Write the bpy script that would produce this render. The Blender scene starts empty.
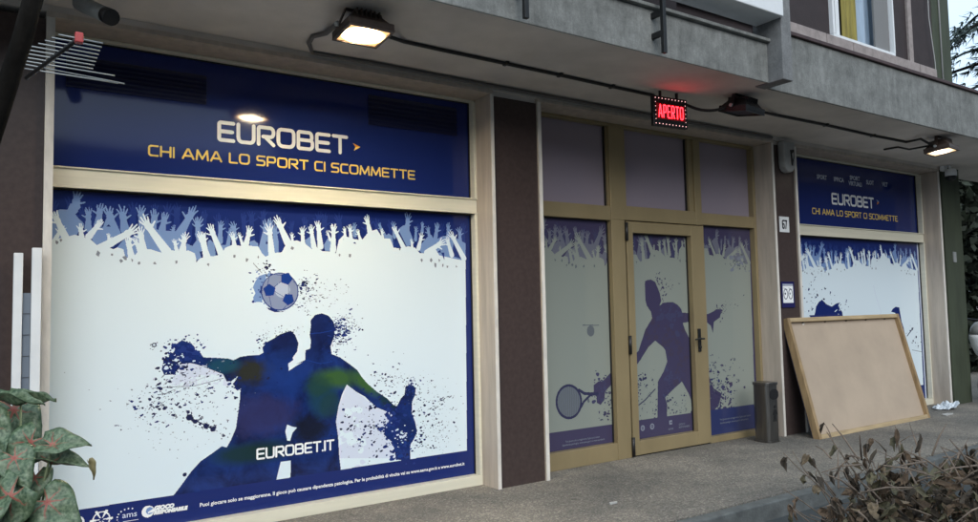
import bpy, math, random
import numpy as np
from mathutils import Vector, Matrix, Euler
from mathutils.geometry import tessellate_polygon
R_ = math.radians
sc = bpy.context.scene
COL = sc.collection
random.seed(7)

# ------------------------------------------------------------------ camera
F, CX, CY, CAMH = 750.0, 489.0, 261.0, 1.4          # focal length and centre in photo pixels, eye height
def _n(a): return a / np.linalg.norm(a)
_vx = _n(np.array([1594 - CX, 286 - CY, F])); _vy = np.array([-21 - CX, 320 - CY, F])
_vy = _n(_vy - _vx * _vx.dot(_vy)); _vz = np.cross(_vx, _vy)
if _vz[1] > 0: _vz = -_vz
ROT = np.array([_vx, _vy, _vz])                      # camera axes -> world axes (X along facade, Y into it, Z up)
cd = bpy.data.cameras.new('camera'); cam = bpy.data.objects.new('camera', cd); COL.objects.link(cam)
cd.sensor_fit = 'HORIZONTAL'; cd.sensor_width = 36.0; cd.lens = 36.0 * F / 978.0
cd.clip_start = 0.05; cd.clip_end = 600
m = Matrix([[ROT[i][0], -ROT[i][1], -ROT[i][2]] for i in range(3)]).to_4x4()
m.translation = (0, 0, CAMH); cam.matrix_world = m
sc.camera = cam
def ray(u, v): return ROT @ np.array([u - CX, v - CY, F])
def on_y(u, v, Y):
    d = ray(u, v); t = Y / d[1]; return Vector((d[0]*t, Y, CAMH + d[2]*t))
def on_z(u, v, Z):
    d = ray(u, v); t = (Z - CAMH) / d[2]; return Vector((d[0]*t, d[1]*t, Z))
def at_depth(u, v, t):
    d = ray(u, v) * (t / F); return Vector((d[0], d[1], CAMH + d[2]))

# ------------------------------------------------------------------ world, sun, exposure
w = bpy.data.worlds.new('World'); sc.world = w; w.use_nodes = True
nt = w.node_tree; nt.nodes.clear()
SUN_EL, SUN_AZ = 33, -22                             # azimuth: degrees from -Y (behind the camera) towards +X
sky = nt.nodes.new('ShaderNodeTexSky'); sky.sky_type = 'NISHITA'; sky.sun_disc = False
sky.sun_elevation = R_(SUN_EL); sky.sun_rotation = R_(180 - SUN_AZ); sky.dust_density = 3.0; sky.air_density = 1.0
cl = nt.nodes.new('ShaderNodeTexNoise'); cl.inputs['Scale'].default_value = 2.2; cl.inputs['Detail'].default_value = 6
cr = nt.nodes.new('ShaderNodeValToRGB'); cr.color_ramp.elements[0].position = .32; cr.color_ramp.elements[1].position = .72
cr.color_ramp.elements[0].color = (4.7, 6.4, 8.2, 1); cr.color_ramp.elements[1].color = (8.0, 9.7, 11.3, 1)
mx = nt.nodes.new('ShaderNodeMix'); mx.data_type = 'RGBA'; mx.inputs['Factor'].default_value = .82
bg = nt.nodes.new('ShaderNodeBackground'); bg.inputs['Strength'].default_value = 0.115
wo = nt.nodes.new('ShaderNodeOutputWorld'); tc = nt.nodes.new('ShaderNodeTexCoord')
L = nt.links.new
L(tc.outputs['Generated'], cl.inputs['Vector']); L(cl.outputs['Fac'], cr.inputs['Fac'])
L(sky.outputs['Color'], mx.inputs['A']); L(cr.outputs['Color'], mx.inputs['B'])
L(mx.outputs['Result'], bg.inputs['Color']); L(bg.outputs['Background'], wo.inputs['Surface'])
sd = bpy.data.lights.new('sun', 'SUN'); sun = bpy.data.objects.new('sun', sd); COL.objects.link(sun)
sd.energy = 1.05; sd.angle = R_(45); sd.color = (1, .985, .965)
sdir = Vector((math.sin(R_(SUN_AZ))*math.cos(R_(SUN_EL)), -math.cos(R_(SUN_AZ))*math.cos(R_(SUN_EL)), math.sin(R_(SUN_EL))))
sun.rotation_euler = sdir.to_track_quat('Z', 'Y').to_euler()
sc.view_settings.view_transform = 'Standard'; sc.view_settings.look = 'None'
sc.view_settings.gamma = 1; sc.view_settings.use_curve_mapping = False
sc.view_settings.exposure = 0.55

# ------------------------------------------------------------------ materials
def mat(name, col, rough=.6, metal=0., spec=.5, noise=None, bump=None, coat=0., emit=None, estr=0., sheen=0.):
    """noise = (scale xyz, amount, detail): multiplies the colour; bump = (scale, strength)"""
    M = bpy.data.materials.new(name); M.use_nodes = True; t = M.node_tree; b = t.nodes['Principled BSDF']
    b.inputs['Base Color'].default_value = (*col, 1); b.inputs['Roughness'].default_value = rough
    b.inputs['Metallic'].default_value = metal; b.inputs['Specular IOR Level'].default_value = spec
    b.inputs['Coat Weight'].default_value = coat; b.inputs['Coat Roughness'].default_value = .05
    if emit: b.inputs['Emission Color'].default_value = (*emit, 1); b.inputs['Emission Strength'].default_value = estr
    if noise or bump:
        tc = t.nodes.new('ShaderNodeTexCoord')
    if noise:
        scl, amt, det = noise
        mp = t.nodes.new('ShaderNodeMapping'); mp.inputs['Scale'].default_value = scl
        n = t.nodes.new('ShaderNodeTexNoise'); n.inputs['Scale'].default_value = 1; n.inputs['Detail'].default_value = det; n.inputs['Roughness'].default_value = .6
        r = t.nodes.new('ShaderNodeValToRGB'); r.color_ramp.elements[0].position = .3; r.color_ramp.elements[1].position = .7
        r.color_ramp.elements[0].color = tuple(max(0, c*(1-amt)) for c in col) + (1,)
        r.color_ramp.elements[1].color = tuple(min(1, c*(1+amt)) for c in col) + (1,)
        t.links.new(tc.outputs['Object'], mp.inputs['Vector']); t.links.new(mp.outputs['Vector'], n.inputs['Vector'])
        t.links.new(n.outputs['Fac'], r.inputs['Fac']); t.links.new(r.outputs['Color'], b.inputs['Base Color'])
    if bump:
        n2 = t.nodes.new('ShaderNodeTexNoise'); n2.inputs['Scale'].default_value = bump[0]; n2.inputs['Detail'].default_value = 5
        bp = t.nodes.new('ShaderNodeBump'); bp.inputs['Strength'].default_value = bump[1]; bp.inputs['Distance'].default_value = .01
        t.links.new(tc.outputs['Object'], n2.inputs['Vector']); t.links.new(n2.outputs['Fac'], bp.inputs['Height'])
        t.links.new(bp.outputs['Normal'], b.inputs['Normal'])
    return M
def nodes(M): return M.node_tree, M.node_tree.nodes['Principled BSDF']

def concrete(name, dark, light, stain):
    M = mat(name, light, .9, bump=(35, .35)); t, b = nodes(M)
    tc = t.nodes.new('ShaderNodeTexCoord')
    def nz(scale, det, rgh=.6):
        mp = t.nodes.new('ShaderNodeMapping'); mp.inputs['Scale'].default_value = scale
        n = t.nodes.new('ShaderNodeTexNoise'); n.inputs['Scale'].default_value = 1; n.inputs['Detail'].default_value = det; n.inputs['Roughness'].default_value = rgh
        t.links.new(tc.outputs['Object'], mp.inputs['Vector']); t.links.new(mp.outputs['Vector'], n.inputs['Vector']); return n.outputs['Fac']
    def ramp(fac, p0, p1, c0, c1):
        r = t.nodes.new('ShaderNodeValToRGB'); r.color_ramp.elements[0].position = p0; r.color_ramp.elements[1].position = p1
        r.color_ramp.elements[0].color = (*c0, 1); r.color_ramp.elements[1].color = (*c1, 1); t.links.new(fac, r.inputs['Fac']); return r.outputs['Color']
    def mul(a, bb, f, mode='MULTIPLY'):
        mm = t.nodes.new('ShaderNodeMix'); mm.data_type = 'RGBA'; mm.blend_type = mode; mm.inputs['Factor'].default_value = f
        t.links.new(a, mm.inputs['A']); t.links.new(bb, mm.inputs['B']); return mm.outputs['Result']
    base = ramp(nz((4.5, 4.5, 4.5), 10, .75), .35, .68, dark, light)
    st = ramp(nz((16, 16, 2.6), 8, .8), .34, .62, stain, (1, 1, 1))
    fine = ramp(nz((90, 90, 90), 3), .3, .7, (.78, .78, .78), (1.1, 1.1, 1.1))
    wt = ramp(nz((22, 22, 5), 8, .85), .60, .74, (0, 0, 0), (.13, .14, .135))
    t.links.new(mul(mul(mul(base, st, .7), fine, .8), wt, 1, 'ADD'), b.inputs['Base Color'])
    return M

MT = {}
MT['fascia'] = concrete('weathered_concrete', (.155, .16, .153), (.31, .318, .305), (.55, .56, .55))
MT['post'] = concrete('grey_concrete', (.15, .155, .158), (.26, .265, .265), (.7, .7, .7))
MT['soffit'] = mat('grey_plaster', (.58, .53, .485), .9, noise=((1.1, 1.1, 1.1), .22, 8), bump=(60, .12))
MT['marble'] = mat('travertine', (.47, .405, .34), .5, noise=((14, 14, 1.3), .2, 6), bump=(25, .06))
MT['marble_edge'] = mat('travertine_edge', (.70, .66, .60), .5, noise=((20, 20, 5), .15, 4))
MT['pier'] = mat('brown_polished_stone', (.062, .045, .042), .3, spec=.25, noise=((30, 30, 30), .14, 5), bump=(4, .02))
MT['alu'] = mat('champagne_aluminium', (.72, .69, .56), .3, metal=.0, spec=.7, noise=((1.5, 1.5, 30), .05, 3))
MT['gold'] = mat('bronze_gold_aluminium', (.30, .235, .128), .42, metal=.15, noise=((3, 3, 1.2), .1, 5))
MT['gasket'] = mat('black_rubber', (.012, .012, .012), .6)
MT['black'] = mat('black_plastic', (.012, .012, .013), .45, noise=((30, 30, 30), .3, 3))
MT['steel_black'] = mat('black_painted_steel', (.008, .009, .010), .5, noise=((15, 15, 15), .4, 4))
MT['brown_house'] = mat('dark_brown_paint', (.055, .036, .028), .5, noise=((25, 25, 25), .3, 4))
MT['wallpanel'] = mat('plum_brown_render', (.034, .024, .025), .8, noise=((5, 5, 5), .15, 5), bump=(90, .2))
MT['sill'] = mat('stone_sill', (.30, .255, .24), .7, noise=((14, 14, 14), .2, 6), bump=(40, .1))
MT['coping'] = mat('red_brown_flashing', (.06, .034, .033), .6, noise=((12, 12, 12), .3, 4))
MT['green'] = mat('olive_green_paint', (.046, .057, .034), .75, noise=((7, 7, 1.4), .22, 6), bump=(50, .1))
MT['white'] = mat('white_paint', (.74, .76, .77), .45, noise=((6, 6, 6), .05, 4))
MT['greywhite'] = mat('weathered_white_plastic', (.36, .36, .35), .5, noise=((9, 9, 9), .1, 4))
MT['grey'] = mat('grey_plastic', (.27, .28, .275), .5, noise=((20, 20, 20), .12, 3))
MT['steel'] = mat('brushed_steel', (.19, .183, .175), .3, metal=.9, noise=((50, 50, 3), .25, 5))
MT['wood'] = mat('pale_pine', (.42, .315, .18), .7, noise=((3, 30, 30), .22, 5), bump=(40, .08))
MT['wood_dark'] = mat('aged_pine', (.30, .205, .105), .75, noise=((24, 24, 3), .3, 5), bump=(40, .1))
MT['hardboard'] = mat('tan_hardboard', (.44, .35, .265), .75, noise=((2.2, 2.2, 2.2), .09, 9), bump=(150, .05))
MT['navyboard'] = mat('navy_painted_face', (.012, .016, .045), .4)
MT['curtain'] = mat('yellow_curtain', (.26, .22, .06), .9, noise=((25, 25, 2), .3, 3))
MT['net'] = mat('pale_blue_curtain', (.33, .42, .52), .9, noise=((25, 25, 2), .2, 3))
MT['darkroom'] = mat('dark_interior', (.02, .02, .022), .8)
MT['dim'] = mat('dim_reveal', (.2, .2, .2), .8)
MT['bark'] = mat('dark_bark', (.009, .008, .007), .95, spec=.08, noise=((20, 20, 6), .4, 5), bump=(30, .5))
MT['red'] = mat('red_plastic', (.5, .06, .06), .5)
MT['alu_rod'] = mat('aluminium_rod', (.40, .42, .42), .5, metal=.5)
MT['cable'] = mat('black_cable', (.018, .017, .016), .6)
MT['conduit'] = mat('grey_conduit', (.13, .12, .115), .7)
MT['paper'] = mat('crumpled_paper', (.45, .44, .42), .8)
MT['sheet'] = mat('white_plastic_sheet', (.72, .78, .84), .4)
MT['soil'] = mat('dry_soil', (.06, .045, .035), .95, noise=((30, 30, 30), .4, 5), bump=(40, .6))
MT['pot'] = mat('terracotta', (.3, .13, .07), .8, noise=((9, 9, 9), .2, 4))
MT['led_red'] = mat('red_led', (.3, .01, .01), .4, emit=(1, .014, .022), estr=9)
MT['led_white'] = mat('pink_white_led', (.4, .3, .3), .4, emit=(1, .5, .5), estr=1.6)
MT['led_field'] = mat('dark_red_led_field', (.06, .004, .006), .5, emit=(.5, .008, .012), estr=.12)
MT['lamp_hot'] = mat('lit_lamp_glass', (.9, .85, .7), .3, emit=(1, .80, .50), estr=80)
MT['lamp_cool'] = mat('lit_lamp_glass_far', (.9, .88, .8), .3, emit=(1, .90, .74), estr=16)
MT['lamp_off'] = mat('unlit_lamp_glass', (.03, .03, .03), .1)

def lamp_mat(name, hot, warm, k0, k1):
    """lamp glass with the burner in the middle and a dimmer warm reflector round it"""
    M = mat(name, (.9, .85, .7), .3, emit=warm, estr=k1); t, b = nodes(M)
    tc = t.nodes.new('ShaderNodeTexCoord'); mp = t.nodes.new('ShaderNodeMapping'); mp.vector_type = 'TEXTURE'; mp.inputs['Scale'].default_value = (.15, .12, 1)
    g = t.nodes.new('ShaderNodeTexGradient'); g.gradient_type = 'SPHERICAL'; t.links.new(tc.outputs['Object'], mp.inputs['Vector']); t.links.new(mp.outputs['Vector'], g.inputs['Vector'])
    r = t.nodes.new('ShaderNodeValToRGB'); e = r.color_ramp.elements; e[0].position = .0; e[0].color = (*warm, 1); e[1].position = .6; e[1].color = (*hot, 1); t.links.new(g.outputs['Fac'], r.inputs['Fac'])
    p_ = t.nodes.new('ShaderNodeMath'); p_.operation = 'POWER'; p_.inputs[1].default_value = 2.6; t.links.new(g.outputs['Fac'], p_.inputs[0])
    m2 = t.nodes.new('ShaderNodeMath'); m2.operation = 'MULTIPLY_ADD'; m2.inputs[1].default_value = k0; m2.inputs[2].default_value = k1; t.links.new(p_.outputs[0], m2.inputs[0])
    t.links.new(r.outputs['Color'], b.inputs['Emission Color']); t.links.new(m2.outputs[0], b.inputs['Emission Strength']); return M
MT['lamp_hot'] = lamp_mat('lit_lamp_glass', (1, .84, .55), (1, .50, .16), 1250, .9)
MT['lamp_cool'] = lamp_mat('lit_lamp_glass_far', (1, .90, .72), (1, .66, .34), 60, .9)
def pavement_mat():
    M = mat('washed_gravel_paving', (.2, .18, .16), .85); t, b = nodes(M)
    tc = t.nodes.new('ShaderNodeTexCoord')
    v = t.nodes.new('ShaderNodeTexVoronoi'); v.inputs['Scale'].default_value = 95
    v2 = t.nodes.new('ShaderNodeTexVoronoi'); v2.inputs['Scale'].default_value = 190
    t.links.new(tc.outputs['Object'], v.inputs['Vector']); t.links.new(tc.outputs['Object'], v2.inputs['Vector'])
    r = t.nodes.new('ShaderNodeValToRGB'); e = r.color_ramp.elements
    e[0].position = 0; e[0].color = (.135, .13, .122, 1); e[1].position = 1; e[1].color = (.34, .328, .305, 1)
    x = e.new(.55); x.color = (.19, .182, .168, 1); x = e.new(.85); x.color = (.26, .24, .215, 1)
    sp = t.nodes.new('ShaderNodeSeparateColor'); t.links.new(v.outputs['Color'], sp.inputs['Color']); t.links.new(sp.outputs[0], r.inputs['Fac'])
    sp2 = t.nodes.new('ShaderNodeSeparateColor'); t.links.new(v2.outputs['Color'], sp2.inputs['Color'])
    r2 = t.nodes.new('ShaderNodeValToRGB'); r2.color_ramp.elements[0].color = (.75, .75, .75, 1); r2.color_ramp.elements[1].color = (1.25, 1.22, 1.2, 1)
    t.links.new(sp2.outputs[0], r2.inputs['Fac'])
    n = t.nodes.new('ShaderNodeTexNoise'); n.inputs['Scale'].default_value = 1.1; n.inputs['Detail'].default_value = 9; n.inputs['Roughness'].default_value = .65
    t.links.new(tc.outputs['Object'], n.inputs['Vector'])
    r3 = t.nodes.new('ShaderNodeValToRGB'); r3.color_ramp.elements[0].position = .34; r3.color_ramp.elements[1].position = .66
    r3.color_ramp.elements[0].color = (.70, .70, .68, 1); r3.color_ramp.elements[1].color = (1.25, 1.21, 1.13, 1); t.links.new(n.outputs['Fac'], r3.inputs['Fac'])
    def mul(a, c, f=1):
        mm = t.nodes.new('ShaderNodeMix'); mm.data_type = 'RGBA'; mm.blend_type = 'MULTIPLY'; mm.inputs['Factor'].default_value = f
        t.links.new(a, mm.inputs['A']); t.links.new(c, mm.inputs['B']); return mm.outputs['Result']
    v3 = t.nodes.new('ShaderNodeTexVoronoi'); v3.inputs['Scale'].default_value = 2.3; v3.inputs['Randomness'].default_value = 1; t.links.new(tc.outputs['Object'], v3.inputs['Vector'])
    r4 = t.nodes.new('ShaderNodeValToRGB'); r4.color_ramp.elements[0].position = .045; r4.color_ramp.elements[1].position = .065; r4.color_ramp.elements[0].color = (.62, .62, .62, 1); r4.color_ramp.elements[1].color = (1, 1, 1, 1); t.links.new(v3.outputs['Distance'], r4.inputs['Fac'])
    n5 = t.nodes.new('ShaderNodeTexNoise'); n5.inputs['Scale'].default_value = .55; n5.inputs['Detail'].default_value = 10; n5.inputs['Roughness'].default_value = .7; n5.inputs['Distortion'].default_value = .8; t.links.new(tc.outputs['Object'], n5.inputs['Vector'])
    r5 = t.nodes.new('ShaderNodeValToRGB'); r5.color_ramp.elements[0].position = .40; r5.color_ramp.elements[1].position = .56; r5.color_ramp.elements[0].color = (.74, .75, .76, 1); r5.color_ramp.elements[1].color = (1.03, 1.02, 1, 1); t.links.new(n5.outputs['Fac'], r5.inputs['Fac'])
    t.links.new(mul(mul(mul(mul(r.outputs['Color'], r2.outputs['Color']), r3.outputs['Color']), r4.outputs['Color']), r5.outputs['Color']), b.inputs['Base Color'])
    bp = t.nodes.new('ShaderNodeBump'); bp.inputs['Strength'].default_value = .6; bp.inputs['Distance'].default_value = .006
    t.links.new(v.outputs['Distance'], bp.inputs['Height']); bp.invert = True; t.links.new(bp.outputs['Normal'], b.inputs['Normal'])
    return M
MT['pave'] = pavement_mat()
MT['kerb'] = mat('kerb_stone', (.10, .107, .105), .85, noise=((9, 9, 9), .3, 8), bump=(60, .4))
MT['asphalt'] = mat('asphalt', (.04, .046, .047), .85, noise=((3, 3, 3), .25, 9), bump=(180, .5))

# ------------------------------------------------------------------ mesh helpers
def world_off(o):
    v = Vector((0, 0, 0))
    while o is not None: v += o.location; o = o.parent
    return v
class MB:
    def __init__(s): s.v = []; s.f = []; s.m = []; s.cur = 0; s.smooth = set()
    def poly(s, pts, mi=None):
        b = len(s.v); s.v += [tuple(p) for p in pts]; s.f.append(tuple(range(b, b+len(pts)))); s.m.append(s.cur if mi is None else mi)
    def hexa(s, p, mi=None):          # 8 points: bottom loop 0-3 (ccw from above), top loop 4-7
        b = len(s.v); s.v += [tuple(q) for q in p]
        for f in ((3,2,1,0),(4,5,6,7),(0,1,5,4),(1,2,6,5),(2,3,7,6),(3,0,4,7)):
            s.f.append(tuple(b+i for i in f)); s.m.append(s.cur if mi is None else mi)
        return s
    def box(s, x0, x1, y0, y1, z0, z1, mi=None):
        s.hexa([(x0,y0,z0),(x1,y0,z0),(x1,y1,z0),(x0,y1,z0),(x0,y0,z1),(x1,y0,z1),(x1,y1,z1),(x0,y1,z1)], mi); return s
    def tube(s, pts, r, n=8, mi=None, cap=True):
        pts = [Vector(p) for p in pts]; k = len(pts)
        rs = r if isinstance(r, (list, tuple)) else [r]*k
        b = len(s.v); prev = None
        for i, p in enumerate(pts):
            d = (pts[min(i+1, k-1)] - pts[max(i-1, 0)]).normalized()
            if prev is None:
                a = d.orthogonal().normalized()
            else:
                a = (prev - d*prev.dot(d)).normalized()
            prev = a; c = d.cross(a)
            for j in range(n):
                q = 2*math.pi*j/n; s.v.append(tuple(p + (a*math.cos(q) + c*math.sin(q))*rs[i]))
        for i in range(k-1):
            for j in range(n):
                j2 = (j+1) % n; s.smooth.add(len(s.f))
                s.f.append((b+i*n+j, b+i*n+j2, b+(i+1)*n+j2, b+(i+1)*n+j)); s.m.append(s.cur if mi is None else mi)
        if cap:
            s.f.append(tuple(b+j for j in range(n))[::-1]); s.m.append(s.cur if mi is None else mi)
            s.f.append(tuple(b+(k-1)*n+j for j in range(n))); s.m.append(s.cur if mi is None else mi)
        return s
    def lathe(s, prof, c, n=24, mi=None, axis='Z'):
        b = len(s.v)
        for (r, z) in prof:
            for j in range(n):
                q = 2*math.pi*j/n; s.v.append((c[0]+r*math.cos(q), c[1]+r*math.sin(q), c[2]+z) if axis == 'Z' else (c[0]+r*math.cos(q), c[1]-z, c[2]+r*math.sin(q)))
        for i in range(len(prof)-1):
            for j in range(n):
                j2 = (j+1) % n; s.smooth.add(len(s.f))
                s.f.append((b+i*n+j, b+i*n+j2, b+(i+1)*n+j2, b+(i+1)*n+j)); s.m.append(s.cur if mi is None else mi)
        s.f.append(tuple(b+j for j in range(n))[::-1]); s.m.append(s.cur if mi is None else mi)
        k = len(prof)-1; s.f.append(tuple(b+k*n+j for j in range(n))); s.m.append(s.cur if mi is None else mi); return s
    def prism(s, pts, ax, a0, a1, mi=None):       # closed outline pts (2D) extruded along axis ax from a0 to a1
        def P(p, a): return {'X': (a, p[0], p[1]), 'Y': (p[0], a, p[1]), 'Z': (p[0], p[1], a)}[ax]
        b = len(s.v); n = len(pts); s.v += [P(p, a0) for p in pts] + [P(p, a1) for p in pts]; q = s.cur if mi is None else mi
        s.f.append(tuple(b+i for i in range(n))); s.m.append(q); s.f.append(tuple(b+n+i for i in range(n))[::-1]); s.m.append(q)
        for i in range(n): s.f.append((b+(i+1) % n, b+i, b+n+i, b+n+(i+1) % n)); s.m.append(q)
        return s
    def build(s, name, mats, parent=None, bevel=0, local=False, xf=None):
        me = bpy.data.meshes.new(name)
        off = Vector((0, 0, 0)) if local or parent is None else world_off(parent)
        vs = [Vector(v) for v in s.v]
        if xf is not None: vs = [xf @ v for v in vs]
        me.from_pydata([tuple(v - off) for v in vs], [], s.f)
        if not isinstance(mats, (list, tuple)): mats = [mats]
        for q in mats: me.materials.append(MT[q] if isinstance(q, str) else q)
        me.polygons.foreach_set('material_index', s.m)
        sm = [False]*len(s.f)
        for i in s.smooth: sm[i] = True
        me.polygons.foreach_set('use_smooth', sm)
        me.update()
        o = bpy.data.objects.new(name, me); COL.objects.link(o)
        if parent is not None: o.parent = parent
        import bmesh
        bm = bmesh.new(); bm.from_mesh(me); bmesh.ops.recalc_face_normals(bm, faces=bm.faces); bm.to_mesh(me); bm.free()
        if bevel:
            bv = o.modifiers.new('bevel', 'BEVEL'); bv.width = bevel; bv.segments = 2; bv.limit_method = 'ANGLE'; bv.angle_limit = R_(40)
        return o
def tag(o, label=None, cat=None, group=None, kind=None):
    if label: o['label'] = label
    if cat: o['category'] = cat
    if group: o['group'] = group
    if kind: o['kind'] = kind
    return o
def thing(name, loc, label, cat, group=None):
    o = bpy.data.objects.new(name, None); COL.objects.link(o); o.location = loc; o.empty_display_size = .1
    return tag(o, label, cat, group)
def box(name, m_, b6, parent=None, bevel=0): return MB().box(*b6).build(name, m_, parent, bevel)

# ------------------------------------------------------------------ setting
PX0, PX1 = -14.0, 60.0
tag(box('pavement', 'pave', (PX0, PX1, 3.47, 14, -.6, 0)), kind='structure')
tag(box('kerb', 'kerb', (PX0, PX1, 3.375, 3.468, -.6, -.006), bevel=.012), kind='structure')
tag(box('road', 'asphalt', (-150, 200, -150, 3.373, -.7, -.13)), kind='structure')
tag(box('ground', 'soil', (-150, 200, 14.002, 300, -.7, -.02)), kind='structure')

# ------------------------------------------------------------------ building
YP, YW = 4.872, 5.168                    # front of the piers, face of the glazing
bld = thing('shop_building', (5.5, 5.2, 0), 'grey concrete building with brown stone piers and three printed shop fronts under a balcony', 'building')
box('masonry', 'darkroom', (-4, 11.2, 5.24, 9, 0, 9), bld)
sof = MB(); sof.box(-4, 5.29, 3.68, 5.24, 3.2, 3.42); sof.box(5.29, 14, 3.79, 5.24, 3.2, 3.42)
sof.build('canopy_ceiling', 'soffit', bld)
fa = MB(); fa.box(-4, 5.288, 3.665, 3.679, 3.192, 3.52); fa.box(-4, 5.288, 3.63, 3.75, 3.523, 3.55)
fa.box(5.422, 14, 3.765, 3.789, 3.192, 3.705)
fa.build('concrete_fascia', 'fascia', bld, bevel=.006)
MB().box(5.29, 5.42, 3.53, 3.80, 3.19, 6.2).build('balcony_post', 'post', bld, bevel=.006)
MB().box(-4, 5.286, 3.50, 3.76, 3.69, 4.75).build('balcony_panel', 'white', bld, bevel=.008)
box('balcony_back_wall', 'wallpanel', (-4, 5.29, 4.6, 4.7, 3.42, 7), bld)
MB().box(5.422, 14, 3.74, 3.90, 3.707, 3.74).build('coping', 'coping', bld, bevel=.004)
box('roof_of_canopy', 'post', (5.43, 14, 3.9, 5.0, 3.45, 3.70), bld)
# upper storey: plane a little behind the pier front
YU = 4.86
uw = MB()
uw.box(5.42, 8.23, YU, 5.2, 3.7, 8.0); uw.box(9.62, 10.72, YU, 5.2, 3.7, 8.0); uw.box(8.23, 9.62, YU, 5.2, 3.7, 4.54); uw.box(8.23, 9.62, YU, 5.2, 6.2, 8.0)
uw.build('upper_wall', 'wallpanel', bld)
sl = MB()
for a, b_ in ((5.42, 8.06), (8.075, 8.62), (8.635, 10.2), (10.215, 10.66)): sl.box(a, b_, YU-.06, YU-.002, 4.36, 4.51)
sl.build('stone_sill_course', 'sill', bld, bevel=.004)
box('pilaster_strip', 'sill', (10.02, 10.12, YU-.03, YU-.002, 4.513, 8), bld)
win = MB()
win.box(8.23, 9.62, YU-.05, YU+.02, 4.513, 4.548); win.box(8.23, 8.27, YU-.05, YU+.02, 4.55, 6.15); win.box(9.60, 9.625, YU-.05, YU+.02, 4.55, 6.15)
win.box(8.42, 8.50, YU+.03, YU+.07, 4.55, 6.15)
win = win.build('window', 'white', bld, bevel=.004)
box('shutter_reveal', 'dim', (9.25, 9.588, YU+.005, YU+.03, 4.575, 6.15), win)
def curtain(name, x0, x1, y, m_, folds):
    b = MB(); n = folds*6
    pts = [(x0+(x1-x0)*i/n, y + .018*math.sin(i*math.pi/3)) for i in range(n+1)]
    for i in range(n):
        (a, ya), (c, yc) = pts[i], pts[i+1]; b.smooth.add(len(b.f)); b.poly([(a, ya, 4.56), (c, yc, 4.56), (c, yc, 6.15), (a, ya, 6.15)])
    return b.build(name, m_, win)
curtain('curtain', 8.70, 9.03, YU+.12, 'curtain', 3); curtain('curtain', 9.04, 9.48, YU+.14, 'net', 4)
box('window_recess', 'darkroom', (8.25, 9.6, YU+.22, YU+.25, 4.54, 6.2), win)
gc = MB(); gc.box(10.74, 11.24, 4.86, 5.4, -.05, 9.0)
gc = gc.build('corner_column', 'green', bld, bevel=.01)
MB().tube([(10.93, 4.85, 3.75), (10.93, 4.85, 9)], .012, 6).build('drain_wire', 'greywhite', gc)
MB().tube([(10.70, 4.83, 3.9), (10.62, 4.80, 4.6), (10.52, 4.80, 5.2), (10.58, 4.82, 5.8), (10.66, 4.83, 7)], .007, 6).build('loose_wire', 'greywhite', gc)
jz = on_y(955, 257, 4.85); box('junction_plate', 'grey', (jz.x-.04, jz.x+.04, 4.848, 4.859, jz.z-.07, jz.z+.07), gc)
# piers
for i, (a, b_, z1) in enumerate(((-4, .288, 3.12), (3.392, 3.838, 3.118), (7.055, 7.428, 3.118))):
    box('stone_pier', 'pier', (a, b_, 4.892, 5.24, 0, z1), bld)
# travertine jambs: slabs standing at right angles to the glazing, thin paler front edges
for a, b_ in ((.29, .333), (3.362, 3.39), (3.84, 3.872), (7.022, 7.052), (7.43, 7.462), (10.66, 10.70)):
    j = MB(); j.box(a, b_, YP+.006, 5.23, 0, 3.128); j.box(a-.001, b_+.001, YP-.002, YP+.005, 0, 3.129, 1)
    j.build('marble_jamb', ['marble', 'marble_edge'], bld)
ln = MB(); 
for a, b_ in ((.29, 3.39), (3.84, 7.052), (7.43, 10.70)):
    ln.box(a, b_, YP-.001, 5.235, 3.131, 3.16)
ln.build('stone_lintel', 'marble', bld)
box('cornice_band', 'soffit', (-4, 10.74, YP+.004, 5.236, 3.161, 3.199), bld)
box('cornice_band', 'soffit', (3.39, 3.84, YP+.03, 5.236, 3.12, 3.16), bld)
box('cornice_band', 'soffit', (7.053, 7.429, YP+.03, 5.236, 3.12, 3.16), bld)

# unseen blocks added across the street, sized to darken what the glazing mirrors
opp = thing('added_opposite_block', (0, -24, 0), 'dull brick apartment block across the street, out of view, added for the glass to mirror', 'building')
box('wall', mat('dull_brick', (.10, .075, .06), .9, noise=((6, 6, 6), .2, 5)), (-45, 14.5, -34, -24, -.13, 8.2), opp)
box('roof', 'coping', (-45.5, 14.4, -34.5, -23.5, 8.202, 8.45), opp)
box('wall', 'wallpanel', (14.51, 130, -34, -23.8, -.13, 24), opp)
for k in range(14):
    for z in (.9, 3.4, 5.9):
        fo = MB().box(-42+4*k, -40.6+4*k, -24.05, -23.98, z, z+1.4).build('window', 'white', opp); box('pane', 'lamp_off', (-41.9+4*k, -40.7+4*k, -23.979, -23.96, z+.1, z+1.3), fo)

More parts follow.
